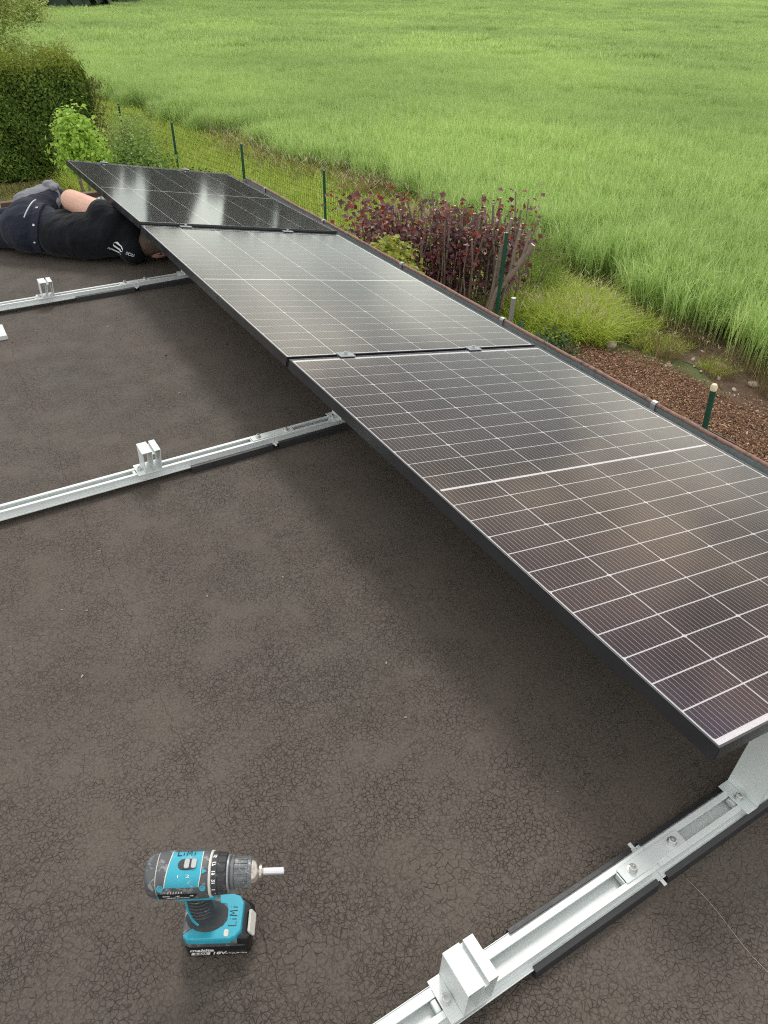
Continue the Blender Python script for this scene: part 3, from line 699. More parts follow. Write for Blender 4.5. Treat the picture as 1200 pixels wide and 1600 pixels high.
# teal L-shaped trim on the foot
mb = MB()
outer = [(-.052, -.0300), (-.044, -.0378), (.026, -.0385), (.038, -.0345), (.0465, -.024), (.0475, .022), (.040, .0345), (.026, .0385), (.004, .0372)]
inner = [(.006, .022), (.018, .020), (.021, .010), (.021, -.008), (.014, -.0175), (-.036, -.0185)]
pl = outer + inner
loft(mb, [[(x, y, .050) for x, y in pl], [(x, y, .0625) for x, y in pl], [(.985 * x - .0002, y * .97, .0672) for x, y in pl]])
tt = mb.build('foot_trim', M['d_teal'], dr, bevel=.0015)
strokes('handwriting', LIMI, M['ink'], tt, basis((.0375, -.017, .0675), (0, 1, 0), (-1, 0, 0)) @ Matrix.Diagonal((.0145, .0135, 1, 1)))
mb = MB(); loft(mb, [[(x, y, z) for x, y in rrect(.018, .026, -.0345, -.0225, .0035)] for z in (.066, .0680)]); mb.build('lamp_window', M['d_white'], tt, bevel=.0005)
# grip
mb = MB(); rings = []
for z, a, ra, rl in ((.064, -.012, .040, .030), (.070, -.014, .030, .0235), (.080, -.017, .0235, .0195), (.100, -.019, .0215, .0180), (.130, -.021, .0215, .0178), (.155, -.023, .0225, .0175), (.180, -.022, .027, .0185), (.190, -.020, .032, .0195)):
    rings.append([(a + ra * math.cos(2 * math.pi * k / 28), rl * math.sin(2 * math.pi * k / 28), z) for k in range(28)])
loft(mb, rings); grip = mb.build('grip', M['d_dark'], dr, smooth=True)
for z in (.092, .103, .114, .125, .136, .147):
    mb = MB(); mb.tube([(-.020 + .0222 * math.cos(a), .0184 * math.sin(a), z - .006 * math.sin(a)) for a in np.linspace(R(200), R(320), 12)], .0009, 5); mb.build('grip_rib', M['d_grey'], grip, smooth=True)
mb = MB(); mb.box(.000, .012, -.007, .007, .135, .172); mb.build('trigger', M['d_teal'], dr, bevel=.004)
mb = MB(); mb.tube([(-.020 - .0218 * math.cos(a), -.0186 * math.sin(a), z) for a, z in ((.9, .172), (.8, .150), (.7, .125), (.72, .105), (.95, .088), (1.35, .078))], .0028, 6); mb.build('grip_trim', M['d_teal'], grip, smooth=True)
# motor housing
SQ = 2.7; HZ = .2135; MH = Matrix.Translation((0, 0, HZ))
mb = MB(); mb.lathe([(-.0915, .012), (-.0905, .021), (-.0865, .0275), (-.079, .0312), (-.0705, .0325)], 40, MH, sq=SQ); mb.build('rear_cap', M['d_grey'], dr, smooth=True)
mb = MB(); mb.lathe([(-.0704, .0312), (-.0685, .0312)], 40, MH, sq=SQ); mb.build('seam', M['d_white'], dr)
mb = MB(); mb.lathe([(-.0684, .0325), (-.060, .0335), (-.006, .0338), (.008, .0332), (.0118, .0315)], 40, MH, sq=SQ); hou = mb.build('housing', M['d_grey'], dr, smooth=True)
def hp(a, th, r):
    c, q = math.cos(R(th)), math.sin(R(th)); e = (abs(c) ** SQ + abs(q) ** SQ) ** (-1 / SQ); return Vector((a, r * c * e, HZ + r * q * e))
def patch(name, mat, outline, r, th0, th1, n=18, parent=hou, lift=.0011):
    """outline(f) -> (a0,a1) at fraction f between th0 and th1"""
    mb = MB(); vs = []
    for k in range(n + 1):
        f = k / n; a0, a1 = outline(f); th = th0 + (th1 - th0) * f
        vs += [hp(a0, th, r - .002), hp(a0, th, r + lift), hp(a1, th, r + lift), hp(a1, th, r - .002)]
    fs = []
    for k in range(n):
        for j in range(4): a = k * 4 + j; b = k * 4 + (j + 1) % 4; fs.append((a, b, b + 4, a + 4))
    fs += [(3, 2, 1, 0), (n * 4, n * 4 + 1, n * 4 + 2, n * 4 + 3)]
    mb.add(vs, fs); return mb.build(name, mat, parent, smooth=True)
badge = patch('badge', M['d_teal'], lambda f: (-.047 - .008 * f, .001 - .010 * max(0, f - .7)), .0336, 58, 148)
patch('badge_border', M['d_white'], lambda f: (-.0478 - .008 * f, -.0463 - .008 * f), .0336, 58, 148, lift=.0013)
patch('badge_border', M['d_white'], lambda f: (.0008 - .010 * max(0, f - .7), .0020 - .010 * max(0, f - .7)), .0336, 58, 148, lift=.0013)
patch('name_plate', M['d_black'], lambda f: (-.066, -.004 - .010 * f), .0336, 173, 196, lift=.0010)
for i, (tx, a, w) in enumerate((('makita', -.054, .0042), ('18V', -.036, .0042), ('CE', -.014, .0046))):
    text_mesh('lettering', tx, w, M['d_print'], hou, basis(hp(a, 180, .0349), (1, 0, 0), (0, -.15, 1)), bold=.0001)
text_mesh('lettering', 'CORDLESS DRIVER DRILL', .0032, M['d_print'], hou, basis(hp(-.036, 189, .0349), (1, 0, 0), (0, -.1, 1)))
def pill(a0, a1, w, n=7):
    pts = []
    for cx, s in ((a1 - w, 1), (a0 + w, -1)):
        for k in range(n + 1):
            t = math.pi * (k / n - .5); pts.append((cx + s * w * math.cos(t), s * w * math.sin(t)))
    return pts
Mt = basis((0, -.002, HZ + .0347), (1, 0, 0), (0, 1, 0))
mb = MB(); mb.prism(pill(-.036, -.0065, .0088), (-.003, .0008), 'z', M=Mt); sw = mb.build('selector_recess', M['d_dark'], dr, bevel=.0006)
for a in (-.0215, -.0105):
    mb = MB()
    for k in range(4): mb.prism(pill(a - .0042 + k * .0020, a - .0026 + k * .0020, .0008), (.0, .0026), 'z', M=Mt @ Matrix.Translation((0, 0, 0)))
    mb = MB(); mb.prism(rrect(a - .0042, a + .0042, -.0078, .0078, .003), (.0009, .0032), 'z', M=Mt); mb.build('selector_slider', M['galv'], sw, bevel=.0008)
strokes('handwriting', LIMI, M['ink'], badge, basis((-.038, .0125, HZ + .0348), (1, 0, 0), (0, 1, -.18)) @ Matrix.Diagonal((.0125, .0085, 1, 1)), r=.0007)
text_mesh('lettering', '1  2', .006, M['d_print'], badge, basis(hp(-.026, 122, .0351), (1, 0, 0), (0, 1, .7)), sx=2.4)
Ma = basis(hp(.007, 112, .0342), (1, 0, 0), (0, .9, .3)); mb = MB(); mb.prism([(-.004, -.004), (.004, 0), (-.004, .004)], (-.002, .0006), 'z', M=Ma); mb.build('arrow', M['d_teal'], hou)
for a, th, rr in ((-.0615, 150, .0052), (.0045, 152, .0046)):
    mb = MB(); mb.lathe([(-.003, rr), (.0012, rr), (.0012, rr * .6), (.0002, rr * .55)], 18, basis(hp(a, th, .0333), (0, -1, .75), (1, 0, 0))); mb.build('screw', M['d_teal'], hou, smooth=True)
for k in range(6):
    mb = MB(); q = hp(-.050 + k * .0042, 166, .0338); mb.tube([q + Vector((-.0006, 0, -.0022)), q + Vector((.0006, 0, .0022))], .0010, 5); mb.build('vent', M['d_white'], hou)
mb = MB(); mb.prism([(-.052, .176), (-.044, .181), (.012, .181), (.016, .176), (.006, .170), (-.040, .170)], (-.0225, .0225), 'y'); mb.build('lower_trim', M['d_teal'], dr, bevel=.002)
mb = MB(); mb.lathe([(-.0895, .0245), (-.088, .026), (-.070, .0318), (-.062, .0312), (-.060, .022)], 30, Matrix.Translation((0, 0, HZ - .0065)) @ Matrix.Scale(.99, 4), sq=SQ); mb.build('rear_trim', M['d_teal'], dr, smooth=True)
mb = MB(); mb.lathe([(.0119, .0325), (.0125, .0345), (.0155, .0345), (.0163, .0330)], 44, MH); mb.build('collar', M['d_white'], dr, smooth=True)
mb = MB(); mb.lathe([(.0164, .0325), (.0250, .0320), (.0255, .0305), (.0375, .0298), (.0388, .0280)], 44, MH); tq = mb.build('torque_ring', M['d_dark'], dr, smooth=True)
for k in range(14):
    th = 360 * k / 14 + 8; c = Vector((.0315, .0302 * math.cos(R(th)), HZ + .0302 * math.sin(R(th))))
    Mr = basis(c, (1, 0, 0), (0, -math.sin(R(th)), math.cos(R(th)))); mb = MB(); mb.box(-.0055, .006, -.0021, .0021, -.001, .0014, M=Mr); mb.build('ridge', M['d_dark'], tq, bevel=.0006)
for tx, th in (('15', 68), ('17', 92), ('19', 116), ('21', 140), ('1', 164), ('.', 182)):
    c = Vector((.0207, .0324 * math.cos(R(th)), HZ + .0324 * math.sin(R(th))))
    text_mesh('lettering', tx, .0072, M['d_print'], tq, basis(c, (0, -math.sin(R(th)), math.cos(R(th))), (-1, 0, 0)), bold=.0003)
for tx, th in ():
    pass
mb = MB(); mb.lathe([(.0389, .0262), (.0400, .0278), (.0425, .0278), (.0432, .0262)], 40, MH); mb.build('ring', M['galv'], dr, smooth=True)
mb = MB(); mb.lathe([(.0433, .0225), (.0455, .0232), (.0460, .0252), (.0500, .0252), (.0505, .0228), (.0720, .0222), (.0725, .0238), (.0765, .0236), (.0785, .0215)], 40, MH); ch = mb.build('chuck', M['d_chuck'], dr, smooth=True)
for k in range(18):
    th = 20 * k; c = Vector((.0612, .0226 * math.cos(R(th)), HZ + .0226 * math.sin(R(th))))
    Mr = basis(c, (1, 0, 0), (0, -math.sin(R(th)), math.cos(R(th)))); mb = MB(); mb.box(-.0104, .0108, -.0020, .0020, -.001, .0016, M=Mr); mb.build('ridge', M['d_chuck'], ch, bevel=.0006)
mb = MB(); mb.lathe([(.0786, .0205), (.0835, .0190), (.0895, .0135), (.0900, .0115), (.0935, .0112), (.0945, .0085)], 36, MH); mb.build('chuck_nose', M['d_steel'], dr, smooth=True)
mb = MB(); mb.lathe([(.0946, .0050), (.0965, .0056), (.128, .0056), (.129, .0048), (.129, .0034), (.118, .0032)], 12, MH); mb.build('bit_holder', M['d_bit'], dr)

# ------------------------------------------------------------------ WORKER lying on the roof
def capsule(mb, p, q, r0, r1, n=16, fl=1.0, fdir=None):
    p, q = Vector(p), Vector(q); d = q - p; Ln = max(d.length, 1e-4)
    prof = [(-r0 * math.cos(R(a)), r0 * math.sin(R(a))) for a in (6, 25, 45, 65, 85)] + [(Ln + r1 * math.cos(R(a)), r1 * math.sin(R(a))) for a in (85, 65, 45, 25, 6)]
    mb.lathe(prof, n, basis(p, d, fdir if fdir else d.orthogonal()) @ Matrix.Scale(fl, 4, (0, 0, 1)))
def fused(name, caps, mat, parent, vox=.010, sm=6, disp=0, dscale=.1, **k):
    mb = MB()
    for c in caps: capsule(mb, *c[:4], **(c[4] if len(c) > 4 else {}))
    o = mb.build(name, mat, parent, **k)
    r = o.modifiers.new('fuse', 'REMESH'); r.mode = 'VOXEL'; r.voxel_size = vox; r.use_smooth_shade = True
    s = o.modifiers.new('soften', 'SMOOTH'); s.iterations = sm; s.factor = .6
    if disp:
        tx = bpy.data.textures.new(name, 'CLOUDS'); tx.noise_scale = dscale; tx.noise_depth = 1
        d = o.modifiers.new('folds', 'DISPLACE'); d.texture = tx; d.strength = disp; d.texture_coords = 'GLOBAL'
    return o
def cloth(name, col, amt=.6):
    g = NG(name); co = g.coord()
    mpn = g.n('Mapping'); mpn.inputs['Rotation'].default_value = (0, .5, R(-62)); mpn.inputs['Scale'].default_value = (1.1, 4.5, 2.2); g.l(co, mpn.inputs['Vector'])
    w1 = g.noise(mpn.outputs[0], 4.5, 3, .55); w2 = g.noise(co, 9, 3); wv = g.noise(co, 420, 2)
    c = g.mix(g.noise(co, 6, 3), [x * .8 for x in col], [x * 1.25 for x in col]); g.l(c, g.b.inputs['Base Color'])
    g.b.inputs['Roughness'].default_value = .85; g.b.inputs['Sheen Weight'].default_value = .06; g.b.inputs['Specular IOR Level'].default_value = .2
    n1 = g.bump(g.math('MULTIPLY_ADD', w2, .5, w1), amt, .05); n1 = g.bump(wv, .2, .001, n1); g.l(n1, g.b.inputs['Normal']); return g.m
M['shirt'] = cloth('black_jersey', (.006, .007, .010), .45)
M['trouser'] = cloth('navy_workwear', (.017, .021, .034), .5)
M['tgrey'] = cloth('grey_workwear', (.20, .205, .23), .6)
g = NG('skin'); co = g.coord()
g.l(g.mix(g.ramp(g.noise(co, 14, 3), [(.35, 0.), (.7, 1.)]), (.60, .35, .26), (.70, .44, .34)), g.b.inputs['Base Color']); g.b.inputs['Roughness'].default_value = .5
g.b.inputs['Subsurface Weight'].default_value = .12; g.b.inputs['Subsurface Radius'].default_value = (.02, .008, .005); g.l(g.bump(g.noise(co, 300, 3), .15, .001), g.b.inputs['Normal'])
M['skin'] = g.m
M['hair'] = simple('short_brown_hair', (.07, .045, .03), .7, 0, .4, 60, .9, 120)
M['boot'] = simple('black_work_boot', (.02, .02, .022), .5, 0, .2, 30)
M['reflect'] = simple('pale_piping', (.55, .57, .58), .5)
per = empty('person', (-.2, 4.3, 0), label='worker in black t-shirt and dark work trousers lying on the roof, head under the panels', cat='person')
inv = Matrix.Translation((.2, -4.3, 0))
def pv(p): return tuple(Vector(p) + Vector((.2, -4.3, 0)))
def caps(l): return [(pv(c[0]), pv(c[1]), *c[2:]) for c in l]
EL = (-.178, 4.335, .290)
skin = [((-.05, 4.13, .240), EL, .070, .060), (EL, (-.10, 4.46, .16), .060, .048), ((-.10, 4.46, .16), (.04, 4.58, .06), .048, .032),   # upper arm, forearm
        ((.04, 4.58, .06), (.09, 4.60, .05), .030, .026), ((.06, 4.03, .10), (.12, 3.99, .10), .062, .056),                          # palm, neck
        ((.165, 3.965, .105), (.20, 3.955, .12), .088, .088), ((.215, 3.99, .07), (.235, 3.99, .07), .055, .045), ((.245, 3.95, .11), (.27, 3.945, .112), .02, .012),
        ((.10, 4.06, .06), (.22, 4.16, .06), .05, .042), ((.22, 4.16, .06), (.26, 4.30, .16), .042, .03)]
for k in range(4):
    a = (.10, 4.575 + k * .019, .045); e_ = .145 + .005 * (k in (1, 2)); skin += [(a, (e_, 4.57 + k * .019, .040), .0095, .0088), ((e_, 4.57 + k * .019, .040), (e_ + .028, 4.57 + k * .019, .018), .0088, .0078)]
    b = (.250 + k * .012, 4.31, .18 - k * .012); skin += [(b, (b[0] + .005, b[1] + .04, b[2] + .02), .0095, .0085)]
skin += [((.06, 4.575, .045), (.10, 4.545, .025), .0115, .0095), ((.245, 4.30, .15), (.235, 4.33, .185), .011, .0095)]
body = fused('body', caps(skin), M['skin'], per, vox=.006, sm=5)
sh = [((-.30, 4.31, .115), (-.19, 4.22, .125), .118, .128), ((-.19, 4.22, .125), (-.04, 4.11, .150), .130, .135), ((-.04, 4.11, .15), (.03, 4.07, .13), .132, .115),
      ((-.03, 4.085, .21), (-.068, 4.128, .246), .094, .084), ((.03, 3.99, .075), (.10, 4.06, .062), .078, .062), ((-.25, 4.36, .10), (-.05, 4.24, .10), .105, .11), ((-.30, 4.38, .14), (-.22, 4.33, .16), .10, .09)]
shirt = fused('t_shirt', caps(sh), M['shirt'], per, vox=.009, sm=5, disp=.012, dscale=.10)
tr = [((-.44, 4.475, .135), (-.37, 4.45, .140), .142, .138), ((-.37, 4.44, .13), (-.30, 4.34, .12), .137, .124), ((-.45, 4.54, .12), (-.40, 4.56, .14), .13, .12),
      ((-.42, 4.50, .19), (-.23, 4.70, .235), .105, .080), ((-.46, 4.56, .10), (-.80, 4.80, .085), .105, .078), ((-.80, 4.80, .085), (-1.18, 5.02, .07), .075, .055),
      ((-.23, 4.70, .235), (-.42, 4.93, .09), .078, .060), ((-.42, 4.93, .09), (-.72, 5.08, .075), .062, .052)]
fused('work_trousers', caps(tr), M['trouser'], per, vox=.010, sm=5, disp=.010, dscale=.10)
tg = [((-.40, 4.57, .245), (-.235, 4.69, .252), .070, .072), ((-.385, 4.52, .235), (-.34, 4.60, .235), .060, .064), ((-.27, 4.64, .22), (-.215, 4.70, .225), .075, .07)]
fused('thigh_panel', caps(tg), M['tgrey'], per, vox=.008, sm=4, disp=.014, dscale=.06)
fused('pocket_flap', caps([((-.25, 4.66, .318), (-.215, 4.70, .315), .022, .02), ((-.225, 4.63, .30), (-.195, 4.68, .298), .020, .02)]), M['tgrey'], per, vox=.006, sm=2, disp=.008, dscale=.03)
# waistband with press studs, wrapped round the hips
cx, cy, cz = -.345, 4.40, .132; ax = Vector((.80, -.60, 0)).normalized(); lat = Vector((-ax.y, ax.x, 0)) * -1; up = Vector((0, 0, 1))
def belt_pt(a, r, o=0.): return Vector(pv((cx, cy, cz))) + ax * (o + .012 * math.sin(a * 2)) + (lat * math.cos(a) * 1.0 + up * math.sin(a)) * r
mb = MB(); N = 40; vs = []
for k in range(N + 1):
    a = R(-40 + 200 * k / N); rr = .1425
    for o_, r_ in ((-.022, rr - .012), (-.022, rr + .004), (.020, rr + .001), (.020, rr - .012)): vs.append(belt_pt(a, r_, o_))
fs = []
for k in range(N):
    for j in range(4): p = k * 4 + j; q = k * 4 + (j + 1) % 4; fs.append((p, q, q + 4, p + 4))
fs += [(0, 1, 2, 3), (N * 4 + 3, N * 4 + 2, N * 4 + 1, N * 4)]
mb.add(vs, fs); wb = mb.build('waistband', M['trouser'], per, smooth=True)
for a in (70, 26, -12):
    mb = MB(); c = belt_pt(R(a), .147, 0.); n_ = (lat * math.cos(R(a)) + up * math.sin(R(a))); mb.lathe([(-.002, .0075), (.001, .0075), (.003, .005)], 14, basis(c, n_, ax)); mb.build('press_stud', M['steel'], wb, smooth=True)
mb = MB(); mb.tube([belt_pt(R(a), .150 + .01 * math.sin(R(a)), -.05 - .02 * math.cos(R(a * 2))) for a in range(40, 105, 8)], .0035, 6); mb.build('piping', M['reflect'], wb, smooth=True)
fused('hair', caps([((.165, 3.960, .122), (.192, 3.955, .135), .090, .088), ((.13, 3.955, .105), (.16, 3.95, .11), .07, .08)]), M['hair'], per, vox=.007, sm=3, disp=.006, dscale=.02)
fused('boot', caps([((-1.18, 5.02, .07), (-1.24, 5.06, .055), .058, .052), ((-1.24, 5.06, .052), (-1.30, 4.95, .045), .050, .040)]), M['boot'], per, vox=.009)
fused('boot', caps([((-.72, 5.08, .075), (-.80, 5.10, .058), .055, .052), ((-.80, 5.10, .055), (-.88, 5.03, .045), .050, .040)]), M['boot'], per, vox=.009)
# printed emblem and lettering on the shirt back
NB = Vector((-.50, -.80, .33)).normalized(); LX = Vector((.66, -.28, -.70)); 
def on_back(p): return basis(pv(p), LX, Vector((.55, -.1, .8)))
def on_shirt(c):
    z = Vector((-.52, -.82, .15)).normalized(); x = Vector((.62, -.42, -.30)); y = z.cross(x).normalized(); x = y.cross(z)
    m = Matrix((x, y, z)).transposed().to_4x4(); m.translation = Vector(pv(c)) + z * .03; return m
def wrap(o, off=.0022):
    w = o.modifiers.new('wrap', 'SHRINKWRAP'); w.target = shirt; w.wrap_method = 'NEAREST_SURFACEPOINT'; w.wrap_mode = 'ABOVE_SURFACE'; w.offset = off; return o
ME = on_shirt((-.045, 3.97, .105)) @ Matrix.Scale(.50, 4)
for sgn in (1, -1):
    pts = []; n = 26
    for k in range(n + 1):
        a = R(-8 + 196 * k / n); t = k / n; w = .031 * math.sin(math.pi * min(1, t * 1.12 + .02)) ** .7 * (1 - .35 * t); ro = .043
        pts.append(((ro * math.cos(a) * sgn, ro * math.sin(a) * sgn), ((ro - w) * math.cos(a) * sgn, (ro - w * 1.05) * math.sin(a) * sgn + .004 * sgn * t)))
    mb = MB(); vs = [Vector((*p, 0)) for q in pts for p in q]; mb.add([ME @ v for v in vs], [(2 * k, 2 * k + 1, 2 * k + 3, 2 * k + 2) for k in range(n)]); wrap(mb.build('emblem', M['d_print'], per))
for tx, c, sz in (('SOLI', (.010, 3.93, .070), .028), ('Elektro', (-.072, 3.99, .080), .020)):
    wrap(text_mesh('lettering', tx, sz, M['reflect'], per, on_shirt(c), bold=.0008, shear=.2))

# ------------------------------------------------------------------ FENCE

FP = [(2.75, 23.9), (3.12, 21.2), (3.441, 18.611), (3.769, 15.813), (4.19, 13.163), (4.565, 10.679), (4.796, 6.426)]
fen = empty('wire_fence', (4.2, 12.5, GZ), label='green wire mesh fence on thin green posts between meadow and crop', cat='fence')
fo = Vector((-4.2, -12.5, -GZ))
for i, (x, y) in enumerate(FP):
    top = Vector((x, y, -1.2 if y > 7 else -1.1)); foot = Vector((x + .02 * math.sin(i * 3), y + .03, GZ - .1))
    mb = MB(); mb.tube([foot + fo, top + fo], .022, 10); po = mb.build('post', M['green_post'], fen, smooth=True)
    mb = MB(); mb.lathe([(0, .026), (.012, .026), (.018, .012)], 10, Matrix.Translation(top + fo) @ Matrix.Rotation(-math.pi / 2, 4, 'Y')); mb.build('post_cap', M['green_post'], po, smooth=True)
    if i < len(FP) - 1:
        a, b = Vector((*FP[i], 0)), Vector((*FP[i + 1], 0)); d = b - a; n = int(d.length / .06)
        mb = MB()
        for k in range(n + 1):
            p = a + d * k / n + Vector((.02, 0, 0)); w = .0013
            mb.tube([p + fo + Vector((0, 0, GZ + .05)), p + fo + Vector((.006 * math.sin(k), .006 * math.cos(k * 2.1), -1.27 - .02 * math.sin(math.pi * k / n)))], .0021, 3)
        for h in np.arange(GZ + .05, -1.26, .1):
            mb.tube([a + d * t + fo + Vector((.02, 0, h - .02 * math.sin(math.pi * t))) for t in (0, .25, .5, .75, 1)], .0021, 3)
        mb.build('wire_mesh', M['wire'], fen, kind='stuff')
# short posts and stubs where the fence ends
def stick(name, p0, p1, r, mat, label, cat, cap=None):
    o = empty(name, p0, label=label, cat=cat); v = Vector(p1) - Vector(p0)
    mb = MB(); mb.tube([(0, 0, 0), v], r, 12); mb.build('shaft', mat, o, smooth=True)
    if cap:
        mb = MB(); mb.lathe([(-.004, r * 1.12), (.03, r * 1.15), (.045, r * .8), (.048, r * .3)], 14, basis(v, v, v.orthogonal())); mb.build('cap', cap, o, smooth=True)
    return o
stick('short_post', (3.965, 2.655, GZ - .02), (3.890, 2.706, -1.2), .023, M['green_post'], 'leaning green post with a pale cork cap in the bark mulch', 'post', M['cutwood'])
stick('grey_pole', (4.30, 5.62, GZ), (4.275, 5.575, -1.49), .026, M['galv'], 'short grey metal pole beside the pruned shrub and the green posts', 'pole')
stick('post_stub', (4.05, 5.00, GZ), (4.14, 5.26, -1.62), .024, M['green_post'], 'short green post stub leaning by the grey pole', 'post')

# ------------------------------------------------------------------ foliage builder
def leaves(C_, N_, size, rng, aspect=.6, fold=.15):
    """C_ centres, N_ outward directions -> folded leaf quads (two faces each)"""
    n = len(C_); N_ = N_ + rng.normal(0, .55, (n, 3)); N_ /= np.linalg.norm(N_, axis=1)[:, None]
    r = rng.normal(0, 1, (n, 3)); u = np.cross(N_, r); u /= np.linalg.norm(u, axis=1)[:, None]; v = np.cross(N_, u)
    s = np.broadcast_to(size, (n,))[:, None] * rng.uniform(.6, 1.25, (n, 1))
    a = C_ - u * s * .5; b = C_ + u * s * .5; m1 = C_ + v * s * aspect * .5 + N_ * s * fold; m2 = C_ - v * s * aspect * .5 + N_ * s * fold
    V = np.stack([a, m2, b, m1], 1).reshape(-1, 3)
    i = np.arange(n)[:, None] * 4
    F = np.concatenate([i + np.array([[0, 1, 2]]), i + np.array([[0, 2, 3]])])
    return V, F, np.repeat(rng.random(n), 4)
def clumps(n, cen, rad, per, cr, rng, shell=.55):
    d = rng.normal(0, 1, (n, 3)); d /= np.linalg.norm(d, axis=1)[:, None]; r = rng.uniform(shell, 1, (n, 1))
    c = d * r * np.array(rad); cc = np.repeat(c, per, 0) + rng.normal(0, 1, (n * per, 3)) * cr
    return cc + np.array(cen), np.repeat(d, per, 0) + np.array([0, 0, .5])
def crown(name, root, C_, N_, size, mat, rng, aspect=.6, **k):
    V, F, T = leaves(C_, N_, size, rng, aspect); 
    zz = V[:, 2]; h = (zz - zz.min()) / max(1e-6, np.ptp(zz))
    return npmesh(name, V - np.array(root.location), [F], mat, root, attrs={'tint': T, 'hgt': h}, **k)
rv = np.random.default_rng(42)

# thuja hedge
M['hedge'] = leaf_mat('thuja', (.055, .11, .016), (.20, .30, .045), rough=.6, trans=.25, top=(.26, .30, .03))
M['hedge_dry'] = leaf_mat('thuja_brown_sprays', (.11, .085, .03), (.20, .17, .05), rough=.7, trans=.2)
hed = empty('hedge', (-2, 18.6, GZ), label='tall clipped dark green thuja hedge at the upper left corner', cat='hedge')
HX1 = 2.62; n = 60000
face = rv.random(n); x = rv.uniform(-5, HX1, n); y = np.full(n, 17.7); z = rv.uniform(GZ + .05, -.30, n); Nn = np.tile([0., -1., .25], (n, 1))
t = face > .62; y[t] = rv.uniform(17.7, 19.5, t.sum()); z[t] = -.30; Nn[t] = (0, -.1, 1)
e = face > .86; x[e] = HX1; y[e] = rv.uniform(17.7, 19.5, e.sum()); z[e] = rv.uniform(GZ + .05, -.3, e.sum()); Nn[e] = (1, 0, .2)
lump = .05 * np.sin(x * 3.1 + z * 2) * np.sin(z * 3.7 + x) + .05 * np.sin(x * 7 + z * 5) + rv.normal(0, .05, n) + np.where(rv.random(n) < .035, rv.uniform(.05, .22, n), 0)
Cc = np.stack([x, y, z], -1) + Nn * lump[:, None]; Cc[:, 0] += np.where(x > 2.3, -.10 * np.clip((z + .65) / .4, 0, 1), 0)
crown('foliage', hed, Cc, Nn, .085, M['hedge'], rv, .45, kind='stuff')
n = 2300; Cc = np.stack([rv.normal(HX1 + .14, .17, n), rv.uniform(17.6, 18.9, n), rv.uniform(GZ + .3, -.6, n)], -1); crown('dry_sprays', hed, Cc, np.tile([1., -.4, .2], (n, 1)), .07, M['hedge_dry'], rv, .35, kind='stuff')
mb = MB(); mb.box(-3, HX1 + 2 - .18, -.72, .75, .02, 1.95); mb.build('dark_core', M['bark_dark'], hed)  # plain dark box added inside the foliage to make the hedge opaque

# olive-green tree behind the hedge
M['olive'] = leaf_mat('olive_leaves', (.32, .42, .10), (.58, .64, .24), rough=.45, trans=.35)
tr_ = empty('tree', (.75, 22.6, GZ), label='loose olive green tree rising behind the clipped hedge', cat='tree')
mb = MB(); mb.tube([(0, 0, 0), (.05, 0, 1.2), (.0, .1, 2.4), (.1, 0, 3.6)], [.16, .13, .10, .05], 9); mb.build('trunk', M['bark'], tr_, smooth=True)
tips = []; limbs = MB(); lo = Vector((-.75, -22.6, -GZ))
for k in range(46):
    a = rv.uniform(0, 6.28); el = rv.uniform(-.05, 1.2); ln = rv.uniform(1.7, 2.9); s0 = Vector((0, 0, rv.uniform(1.3, 3.3)))
    d = Vector((math.cos(a) * math.cos(el), math.sin(a) * math.cos(el), math.sin(el)))
    pts = [s0 + d * ln * t + Vector((0, 0, .25 * math.sin(t * 3))) + Vector(rv.normal(0, .05, 3)) for t in (0, .3, .6, 1)]
    limbs.tube(pts, [.03, .02, .012, .005], 5)
    for j in range(9):
        t = rv.uniform(.3, 1); b = s0 + d * ln * t; dd2 = (d + Vector(rv.normal(0, .7, 3))).normalized() * rv.uniform(.25, .6); limbs.tube([b, b + dd2 * .5, b + dd2 + Vector((0, 0, .04))], [.006, .004, .002], 3); tips.append((b, dd2))
limbs.build('limbs', M['bark'], tr_, smooth=True)
cc = []; 
for b, d in tips:
    t = rv.random(170)[:, None]; cc.append(np.array(b) + np.array(tr_.location) + np.array(d) * t + rv.normal(0, .13, (170, 3)))
cc = np.concatenate(cc); crown('crown', tr_, cc, np.tile([0., 0., 1.], (len(cc), 1)), .085, M['olive'], rv, .5, kind='stuff')

def bush(name, loc, rad, nl, size, mat, label, cat='shrub', per=14, cr=.07, h0=0., stems=8, aspect=.6, shell=.5):
    o = empty(name, loc, label=label, cat=cat)
    c, nn = clumps(nl // per, (loc[0], loc[1], loc[2] + h0 + rad[2]), rad, per, cr, rv, shell)
    c[:, 2] = np.maximum(c[:, 2], loc[2] + .03)
    crown('foliage', o, c, nn, size, mat, rv, aspect, kind='stuff')
    mb = MB()
    for k in range(stems):
        a = rv.uniform(0, 6.28); mb.tube([(0.03 * math.cos(a), .03 * math.sin(a), 0), (rad[0] * .35 * math.cos(a), rad[1] * .35 * math.sin(a), h0 + rad[2] * .8), (rad[0] * .7 * math.cos(a), rad[1] * .7 * math.sin(a), h0 + rad[2] * 1.5)], [.014, .010, .005], 5)
    mb.build('stems', M['bark'], o, smooth=True); return o
M['lime'] = leaf_mat('fresh_lime_leaves', (.28, .48, .06), (.52, .70, .13), rough=.4, trans=.4)
M['mid'] = leaf_mat('mid_green_leaves', (.10, .19, .03), (.28, .42, .08), rough=.45, trans=.3)
M['pale'] = leaf_mat('pale_green_leaves', (.20, .32, .07), (.42, .52, .18), rough=.5, trans=.4)
M['dark'] = leaf_mat('deep_green_leaves', (.025, .06, .02), (.07, .13, .04), rough=.45, trans=.25)
bush('lime_shrub', (1.62, 14.3, GZ), (.37, .36, .50), 3600, .085, M['lime'], 'bright lime green shrub in front of the dark hedge', h0=.74, shell=.15, cr=.10, per=26)
